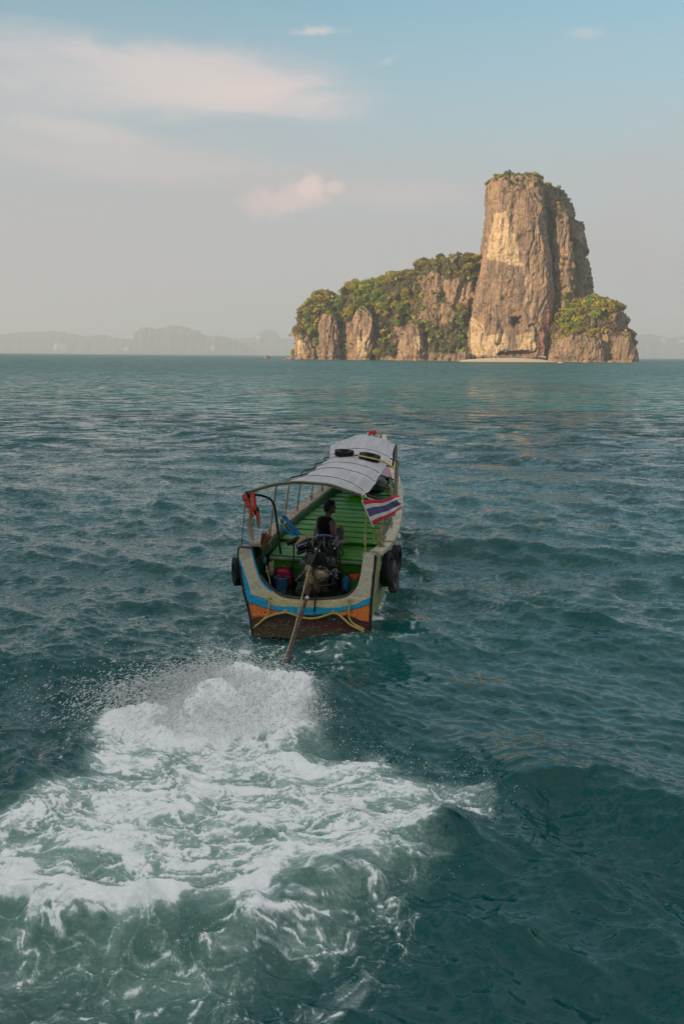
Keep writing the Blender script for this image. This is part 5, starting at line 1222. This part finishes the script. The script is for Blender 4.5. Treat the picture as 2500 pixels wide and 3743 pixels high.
p = k(215, 600, .16); lv = thing("life_vest", "orange and black life vests hanging from the left corner of the awning", "life vest", p)
Q = lambda x, y, d=0.12: k(x, y, d)
panel([Q(150,598), Q(180,590), Q(215,690), Q(185,715)], 0.05, ORG, lv, p, seed=1)
panel([Q(210,580,.1), Q(245,585,.1), Q(262,725,.1), Q(236,738,.1)], 0.05, ORG, lv, p, seed=2); panel([Q(198,690,.12), Q(238,715,.12), Q(246,780,.12), Q(222,798,.12)], 0.04, ORG, lv, p, seed=3)
panel([Q(262,735,.08), Q(280,740,.08), Q(300,850,.08), Q(284,848,.08)], 0.04, ORG, lv, p, seed=4)
panel([Q(232,590,.14), Q(256,600,.14), Q(272,770,.14), Q(246,770,.14)], 0.03, NYB, lv, p, seed=5, name="backing"); panel([Q(262,700,.14), Q(284,705,.14), Q(298,850,.14), Q(262,800,.14)], 0.03, NYB, lv, p, seed=6, name="backing")
panel([Q(168,575,.16), Q(250,565,.16), Q(240,620,.16), Q(180,625,.16)], 0.06, NYB, lv, p, seed=7, name="backing")
for pts in ([(250,790),(240,830),(230,866)], [(265,815),(278,850),(286,880)], [(155,600),(150,625),(165,660)]):
    b = MB(); b.tube([Q(x, y, .1) for x, y in pts], 0.007, 5, smooth=3); part(b, "strap", NYB, lv, p)
BLV = mat("blue_nylon", (0.005, 0.19, 0.50), 0.45, vary=0.1, scale=12); YLV = mat("yellow_print", (0.50, 0.52, 0.10), 0.5, vary=0.2, scale=25, col2=(0.05, 0.30, 0.35), dirt=((0.45, 0.05, 0.03), 0.62))
p = k(520, 880, .85); bv = thing("life_vest", "bright blue life vest with yellow print tied to the bent stay", "life vest", p)
Q2 = lambda x, y, d=0.80: k(x, y, d)
panel([Q2(465,772), Q2(500,768), Q2(626,920), Q2(590,938)], 0.07, BLV, bv, p, seed=11, sub=14); panel([Q2(412,855), Q2(440,862), Q2(590,915), Q2(575,942)], 0.06, BLV, bv, p, seed=12, sub=14)
panel([Q2(458,800,.84), Q2(478,796,.84), Q2(486,840,.84), Q2(462,842,.84)], 0.03, mat("cyan_nylon", (0.02, 0.40, 0.50), 0.5), bv, p, seed=13)
panel([Q2(440,838,.86), Q2(515,845,.86), Q2(556,905,.86), Q2(480,895,.86)], 0.03, YLV, bv, p, seed=14, name="lining"); panel([Q2(418,845,.82), Q2(450,842,.82), Q2(455,858,.82), Q2(420,860,.82)], 0.03, YLV, bv, p, seed=15, name="lining")
for pts in ([(470,800),(500,850),(540,900)], [(500,840),(510,870),(545,905)]):
    b = MB(); b.tube([Q2(x, y, .78) for x, y in pts], 0.006, 5, smooth=3); part(b, "strap", NYB, bv, p)

# tyres -----------------------------------------------------------------------
def tyre(c, R, r, axis, m, label, group, sag=(1, 1), rsq=1.0, lump=0.0, hang=None):
    q = Vector(axis).normalized().to_track_quat('Z', 'Y').to_matrix(); t = thing("tyre", label, "tyre", c, group)
    b = MB(); b.torus(c, R, r, axis, 44, 16, sag=sag, rsq=rsq, lump=lump); part(b, "carcass", m, t, c)
    b = MB()
    for i in range(44):
        a = 2*pi*i/44
        for w in (-0.5, 0.5): b.box(Vector(c)+q @ Vector(((R*sag[0]+r*0.97)*cos(a), (R*sag[1]+r*0.97)*sin(a), w*r*rsq)), (0.010, 0.5*r, 0.7*r*rsq), q @ Matrix.Rotation(a, 3, 'Z'))
    part(b, "tread", m, t, c, smooth=False, kind="stuff")
    if hang: b = MB(); b.tube(hang, 0.011, 6, smooth=3); part(b, "rope", ROPE, t, c)
    return t
G1 = "tyres hung over the sides as fenders"; G2 = "tyres tied on the awning roof"
c = k(1308, 1205, 0.85)+Vector((0.05, 0, 0)); tyre(c, 0.205, 0.075, (1, -0.18, 0.10), RUBBER, "upright black tyre fender nearest the stern on the right side", G1, hang=[c+Vector((0, 0, .2)), c+Vector((-.06, .05, .34)), c+Vector((-.16, .05, .33))])
c = k(1393, 1120, 1.35)+Vector((0.03, 0, 0)); tyre(c, 0.155, 0.058, (1, -0.12, 0.05), RUBBER, "smaller black tyre fender second from the stern on the right", G1, hang=[c+Vector((0, 0, .15)), c+Vector((-.06, .02, .26)), c+Vector((-.2, .02, .26))])
c = k(1368, 1270, 0.95)+Vector((0.02, 0, 0)); tyre(c, 0.15, 0.055, (1, -0.25, 0.12), RUBBERG, "faded sagging tyre hung between the two black fenders on the right", G1, sag=(0.62, 1.35), lump=0.16, rsq=1.1, hang=[c+Vector((0, 0, .2)), c+Vector((-.04, .02, .3)), c+Vector((-.1, .02, .34))])
c = k(112, 1230, 0.32)+Vector((-0.01, 0, 0)); tyre(c, 0.155, 0.06, (1, 0.42, 0.03), RUBBER, "black tyre fender hanging on the left side of the stern", G1, hang=[c+Vector((0, 0, .15)), c+Vector((.02, 0, .3)), c+Vector((.12, 0, .36))])
c = k(1250, 1115, .5); tyre(c, 0.05, 0.028, (0.4, -1, 0.2), RUBBERG, "small worn rubber ring lashed to the top of the right stern corner", G1)
for (u, v, du, lab) in ((981, 296, 62, "left of the two black tyres tied on the awning roof"), (1190, 288, 70, "right of the two black tyres tied on the awning roof")):
    Yt = 5.45 if du == 62 else 5.35; c = k(u, v, Yt)+Vector((0, 0, 0.0)); z = awn_z(c.x, c.y); c.z = z+0.055
    tyre(c, 0.135 if du == 62 else 0.155, 0.055, (0.04 if du == 62 else 0.16, -0.10, 1), RUBBER, lab, G2)

# flags --------------------------------------------------------------------------
def flag():
    cs = [k(1132,655,.02), k(1412,618,-.05), k(1462,716,-.08), k(1216,850,.0)]
    nu, nv = 40, 24; V = []; red = (0.60, 0.015, 0.05); wht = (0.62, 0.58, 0.54); blu = (0.085, 0.065, 0.20); C = []
    tl, tr, br_, bl = cs; nrm = (tr-tl).cross(bl-tl).normalized()
    for i in range(nv+1):
        v = i/nv
        for j in range(nu+1):
            u = j/nu; c = tl.lerp(tr, u).lerp(bl.lerp(br_, u), v)
            c = c+Vector((0, 0, 1))*(0.018*sin(u*7.5+0.6)*(0.3+u)*(1-0.5*v))+Vector((0.022*sin(v*9+1)*u**2, 0, 0))
            c = c+nrm*(0.030*sin(u*9+v*2.5)*u+0.012*sin(u*21-v*4)*u)
            V.append(c)
    def stripe(v): return red if v < 1/6 or v > 5/6 else (wht if v < 1/3 or v > 2/3 else blu)
    f = thing("flag", "red white and blue striped flag flying from the right rear of the awning", "flag", tl)
    F = gridF(nv+1, nu+1).tolist(); mi = [(0 if (i//nu)/nv < 1/6-1e-6 or (i//nu)/nv > 5/6-1e-6 else (1 if (i//nu)/nv < 1/3-1e-6 or (i//nu)/nv > 2/3-1e-6 else 2)) for i in range(len(F))]
    ms = [mat("flag_red", red, 0.7, vary=0.05), mat("flag_white", wht, 0.7, vary=0.06), mat("flag_blue", blu, 0.7, vary=0.1)]
    me = mesh_np("cloth", np.array([tuple(q-tl) for q in V]), F, ms, True, mi=mi); o = ob("cloth", me, f); sm = o.modifiers.new("thick", 'SOLIDIFY'); sm.thickness = 0.003
    b = MB(); b.tube([tl+(tl-bl)*0.06+Vector((-.006, 0, 0)), bl+(bl-tl)*0.08+Vector((-.006, 0, 0))], 0.009, 8); part(b, "hoist_band", mat("flag_white", wht), f, tl)
    p = k(1210, 125, 8.4); r = thing("ribbon", "red and white cloth knotted round the tip of the prow", "ribbon", p)
    for q, (x, y, w, m_) in enumerate([(1180,105,26,1),(1195,98,28,0),(1212,92,26,0),(1228,88,24,0),(1215,108,24,1),(1232,100,20,0),(1190,115,22,0),(1205,104,20,1),(1238,94,14,0)]):
        Yp = 12.3; panel([k(x-w/2,y-w/2,Yp), k(x+w/2,y-w/2-3,Yp+.05), k(x+w/2+2,y+w/2,Yp), k(x-w/2-3,y+w/2,Yp-.05)], 0.04, ms[m_], r, p, name="cloth", seed=q, sub=5)
flag()

# the boatman --------------------------------------------------------------------
def boatman():
    SKIN = mat("tanned_skin", (0.12, 0.045, 0.026), 0.5, vary=0.06, scale=10); HAIR = mat("black_hair", (0.006, 0.005, 0.005), 0.6, vary=0.3, scale=60, bump=0.6)
    SHIRT = mat("black_vest_cloth", (0.006, 0.006, 0.007), 0.9, vary=0.2, scale=10, spec=0.1); SHORT = mat("dark_shorts_cloth", (0.03, 0.03, 0.04), 0.85)
    O = Vector((-0.02, 1.62, 0.955))          # where he sits on the deck
    r = thing("person", "man in a black sleeveless top seated behind the engine looking right", "person", O); r.rotation_euler.rotate_axis('Z', radians(-46))
    rh = Matrix.Rotation(radians(-22), 3, 'Z')
    H = Vector((0.02, 0.04, 0.675))
    def taper(b, pts, rr, ns=14): b.tube([Vector(q) for q in pts], lambda t: float(np.interp(t, np.linspace(0, 1, len(rr)), rr)), ns, smooth=5)
    def torso(b, g=0.0):
        b.ball((0, 0, 0.10), (0.165+g, 0.125+g, 0.12+g)); b.ball((0, 0.0, 0.24), (0.145+g, 0.105+g, 0.15+g)); b.ball((0, -0.005, 0.38), (0.172+g, 0.112+g, 0.13+g)); b.ball((0, -0.012, 0.455), (0.165+g, 0.085+g, 0.06+g))
    b = MB(); torso(b)
    b.tube([(0, 0, 0.46), (0.005, 0.01, 0.53), (0.012, 0.03, 0.62)], lambda t: 0.060-0.008*t, 14)
    # head with jaw, nose, ears, brow
    b.ball(H, (0.076, 0.094, 0.100), rot=rh); b.ball(H+rh @ Vector((0, 0.030, -0.058)), (0.056, 0.062, 0.052), rot=rh); b.ball(H+rh @ Vector((0, 0.098, -0.018)), (0.011, 0.020, 0.022), rot=rh)
    b.ball(H+rh @ Vector((0, 0.080, 0.020)), (0.050, 0.016, 0.012), rot=rh); b.ball(H+rh @ Vector((0, 0.086, -0.056)), (0.024, 0.012, 0.011), rot=rh); b.ball(H+rh @ Vector((0, 0.078, -0.088)), (0.022, 0.018, 0.016), rot=rh)
    for sx in (-1, 1): b.ball(H+rh @ Vector((sx*0.078, -0.004, -0.012)), (0.010, 0.020, 0.031), rot=rh)
    # arms: right one reaches forward to the tiller, left one rests on the thigh
    SH = {1: [(0.175, -0.01, 0.435), (0.225, -0.02, 0.29), (0.232, 0.03, 0.165), (0.19, 0.16, 0.10), (0.14, 0.25, 0.085)], -1: [(-0.175, -0.01, 0.435), (-0.215, 0.02, 0.30), (-0.225, 0.09, 0.19), (-0.18, 0.23, 0.16), (-0.13, 0.31, 0.15)]}
    for sx in (1, -1):
        P = SH[sx]; b.ball(P[0], (0.062, 0.060, 0.062)); taper(b, P, [0.056, 0.047, 0.040, 0.033, 0.026])
        h = Vector(P[-1]); d = (Vector(P[-1])-Vector(P[-2])).normalized(); side = d.cross(Vector((0, 0, 1))).normalized(); dn = side.cross(d)
        b.ball(h+d*0.042, (0.040, 0.046, 0.020))
        for q, (off, L_) in enumerate([(-0.030, 0.062), (-0.010, 0.074), (0.010, 0.070), (0.029, 0.055)]):
            a = h+d*0.075+side*off; b.tube([a, a+d*L_*0.45+Vector((0, 0, .004)), a+d*L_*0.75-Vector((0, 0, .016)), a+d*L_*0.70-Vector((0, 0, .036))], 0.0095, 8, smooth=3)
        b.tube([h+d*0.02-side*sx*0.034, h+d*0.052-side*sx*0.058, h+d*0.078-side*sx*0.050-Vector((0, 0, .012))], 0.011, 8, smooth=3)
    # legs stretched forward along the deck, the trunk twisted to the right of them
    nleg = len(b.V)
    for sx in (1, -1):
        taper(b, [(sx*0.09, 0.02, 0.075), (sx*0.14, 0.22, 0.15), (sx*0.19, 0.42, 0.26)], [0.095, 0.080, 0.060]); b.ball((sx*0.19, 0.43, 0.255), 0.058)
        taper(b, [(sx*0.19, 0.43, 0.25), (sx*0.17, 0.52, 0.13), (sx*0.15, 0.56, 0.03)], [0.055, 0.058, 0.036]); b.ball((sx*0.16, 0.62, -0.003), (0.042, 0.11, 0.030)); b.ball((sx*0.15, 0.55, 0.01), (0.036, 0.042, 0.036))
    RL = Matrix.Rotation(radians(46), 3, 'Z'); b.V[nleg:] = [tuple(RL @ Vector(v)) for v in b.V[nleg:]]
    def skinned(bb, name, m, vox, par, it=4):
        me = mesh_np(name, np.array(bb.V), bb.F, [m], True); o = ob(name, me, par)
        rm = o.modifiers.new("voxel", 'REMESH'); rm.mode = 'VOXEL'; rm.voxel_size = vox; rm.use_smooth_shade = True
        s_ = o.modifiers.new("soft", 'SMOOTH'); s_.iterations = it; s_.factor = 0.5
        return o
    body = skinned(b, "body", SKIN, 0.0065, r, 3)
    b = MB(); torso(b, 0.012)
    for sx in (-1, 1): b.ball((sx*0.135, -0.01, 0.44), (0.060, 0.066, 0.055)); 
    b.ball((0.0, -0.075, 0.2), (0.13, 0.035, 0.16))
    skinned(b, "vest", SHIRT, 0.009, r, 4)
    b = MB(); b.ball((0, 0, 0.075), (0.182, 0.142, 0.10))
    for sx in (1, -1): taper(b, [(sx*0.09, 0.02, 0.080), (sx*0.14, 0.22, 0.155), (sx*0.175, 0.36, 0.225)], [0.110, 0.095, 0.078])
    b.V = [tuple(RL @ Vector(v)) for v in b.V]
    skinned(b, "shorts", SHORT, 0.009, r, 4)
    b = MB(); b.ball(H+rh @ Vector((0, -0.014, 0.020)), (0.085, 0.096, 0.098), rot=rh); b.ball(H+rh @ Vector((0, -0.050, -0.030)), (0.068, 0.055, 0.062), rot=rh); b.ball(H+rh @ Vector((0, 0.035, 0.068)), (0.062, 0.055, 0.035), rot=rh)
    skinned(b, "hair", HAIR, 0.006, r, 2)
    for sx in (-1, 1):
        b = MB(); b.ball(H+rh @ Vector((sx*0.030, 0.083, 0.0)), (0.012, 0.009, 0.007), rot=rh); me = mesh_np("eye", np.array(b.V), b.F, [mat("eye_dark", (0.02, 0.015, 0.012), 0.2)], True); ob("eye", me, r)
    pr = mat("green_print", (0.22, 0.36, 0.20), 0.8, vary=0.2, scale=30)
    for q, (x, z, w, h) in enumerate([(-0.085,0.225,.030,.022), (-0.060,0.205,.030,.030), (-0.100,0.190,.032,.018), (-0.040,0.190,.022,.02)]):
        b = MB(); b.box((x, -0.122, z), (w*1.6, 0.006, h*1.5), Matrix.Rotation(0.4*q, 3, 'Y'), bev=0.002); me = mesh_np("shirt_print", np.array(b.V), b.F, [pr], False); ob("shirt_print", me, r)
boatman()

# ------------------------------------------------------------------ prop spray and drops in the air
def spray():
    g = np.random.default_rng(77); WF = bpy.data.materials.new("spray_white"); WF.use_nodes = True; tw = NT(WF.node_tree); tw.n.clear()
    df = tw.new('ShaderNodeBsdfDiffuse'); df.inputs['Color'].default_value = (0.96, 0.96, 0.96, 1); tr = tw.new('ShaderNodeBsdfTranslucent'); tr.inputs['Color'].default_value = (0.96, 0.96, 0.96, 1)
    mx = tw.new('ShaderNodeMixShader'); mx.inputs[0].default_value = 0.5; tw.link(df.outputs[0], mx.inputs[1]); tw.link(tr.outputs[0], mx.inputs[2]); om = tw.new('ShaderNodeOutputMaterial'); tw.link(mx.outputs[0], om.inputs[0])
    src = np.array([-0.95, 11.75, -0.02])
    def burst(n, v0, sv, spread, tmax, size, jets=1):
        # bundles: drops of a bundle leave together, so the plume breaks into tufts and ribbons
        nb = n//60; bv = v0+sv*g.normal(size=(nb, 3)); bo = spread*g.normal(size=(nb, 3)); bt = g.uniform(0.02, tmax, nb)
        q = g.integers(0, nb, n); v = bv[q]+0.22*g.normal(size=(n, 3)); o = src+bo[q]+0.05*g.normal(size=(n, 3)); t = np.clip(bt[q]+0.07*g.normal(size=n), 0.0, 1)
        p = o+v*t[:, None]+np.array([0, 0, -4.9])*t[:, None]**2; w = v+np.array([0, 0, -9.8])*t[:, None]
        ok = p[:, 2] > 0.01; return p[ok], w[ok], size*np.exp(0.45*g.normal(size=ok.sum()))
    sets = [burst(32000, np.array([-1.3, -1.6, 1.7]), np.array([1.1, 0.9, 0.6]), np.array([0.30, 0.25, 0.02]), 0.42, 0.0066),
            burst(40000, np.array([-3.1, -1.9, 1.7]), np.array([1.1, 1.0, 0.5]), np.array([0.35, 0.30, 0.02]), 0.52, 0.0058),
            burst(9000, np.array([0.1, -1.6, 1.1]), np.array([0.6, 0.8, 0.5]), np.array([0.25, 0.25, 0.02]), 0.35, 0.0065),
            burst(3500, np.array([-1.6, -1.2, 2.3]), np.array([1.3, 1.0, 0.5]), np.array([0.4, 0.4, 0.02]), 0.55, 0.0042),
            burst(2000, np.array([-2.4, -0.6, 1.9]), np.array([1.8, 0.9, 0.6]), np.array([0.5, 0.5, 0.02]), 0.6, 0.0036)]
    # tumbling foam on top of the wash, and drops blown round the stern
    n = 7000; th = g.uniform(0, 2*pi, n); rr = np.sqrt(g.uniform(0, 1, n)); p = np.stack([-1.15+1.15*rr*np.cos(th), 10.95+0.85*rr*np.sin(th), g.exponential(0.10, n)*(1.1-rr)+0.05+0.22*(1-rr**2)], 1)
    sets.append((p, np.stack([-1.5+0*th, -1.2+0*th, 0.5*g.normal(size=n)], 1), 0.0075*np.exp(0.4*g.normal(size=n))))
    n = 900; p = np.stack([g.normal(-0.75, 0.55, n), g.normal(13.6, 0.55, n), np.abs(g.normal(0.1, 0.35, n))+0.02], 1); sets.append((p, g.normal(size=(n, 3)), 0.0030*np.exp(0.4*g.normal(size=n))))
    n = 1500; a = g.uniform(0, 1, n); pl = np.array(F1+F1[:1]); i = g.integers(0, 12, n); p2 = pl[i]*(1-a)[:, None]+pl[i+1]*a[:, None]+0.22*g.normal(size=(n, 2)); sets.append((np.c_[p2, np.abs(g.normal(0.06, 0.07, n))+0.04], g.normal(size=(n, 3)), 0.0045*np.exp(0.4*g.normal(size=n))))
    P = np.vstack([s_[0] for s_ in sets]); Wv = np.vstack([s_[1] for s_ in sets]); S = np.concatenate([s_[2] for s_ in sets])
    keep = (P[:, 1] > 8.2) | (S < 0.006); P, Wv, S = P[keep], Wv[keep], S[keep]
    sp = np.linalg.norm(Wv, axis=1)[:, None]+1e-6; d = Wv/sp; el = (1.6+np.clip(sp[:, 0]/1.1, 0, 4.0)); S = S*0.72
    a = np.cross(d, g.normal(size=d.shape)); a /= np.linalg.norm(a, axis=1)[:, None]; b_ = np.cross(d, a); S_ = S[:, None]
    V = np.stack([P+d*S_*el[:, None], P+a*S_, P+(-0.5*a+0.87*b_)*S_, P+(-0.5*a-0.87*b_)*S_], 1).reshape(-1, 3)
    i = np.arange(len(P))*4; F = np.concatenate([np.stack([i, i+1, i+2], 1), np.stack([i, i+2, i+3], 1), np.stack([i, i+3, i+1], 1), np.stack([i+1, i+3, i+2], 1)])
    ob("spray", mesh_np("spray", V, F, [WF], False), kind="stuff", label="white spray thrown up by the propeller")
spray()
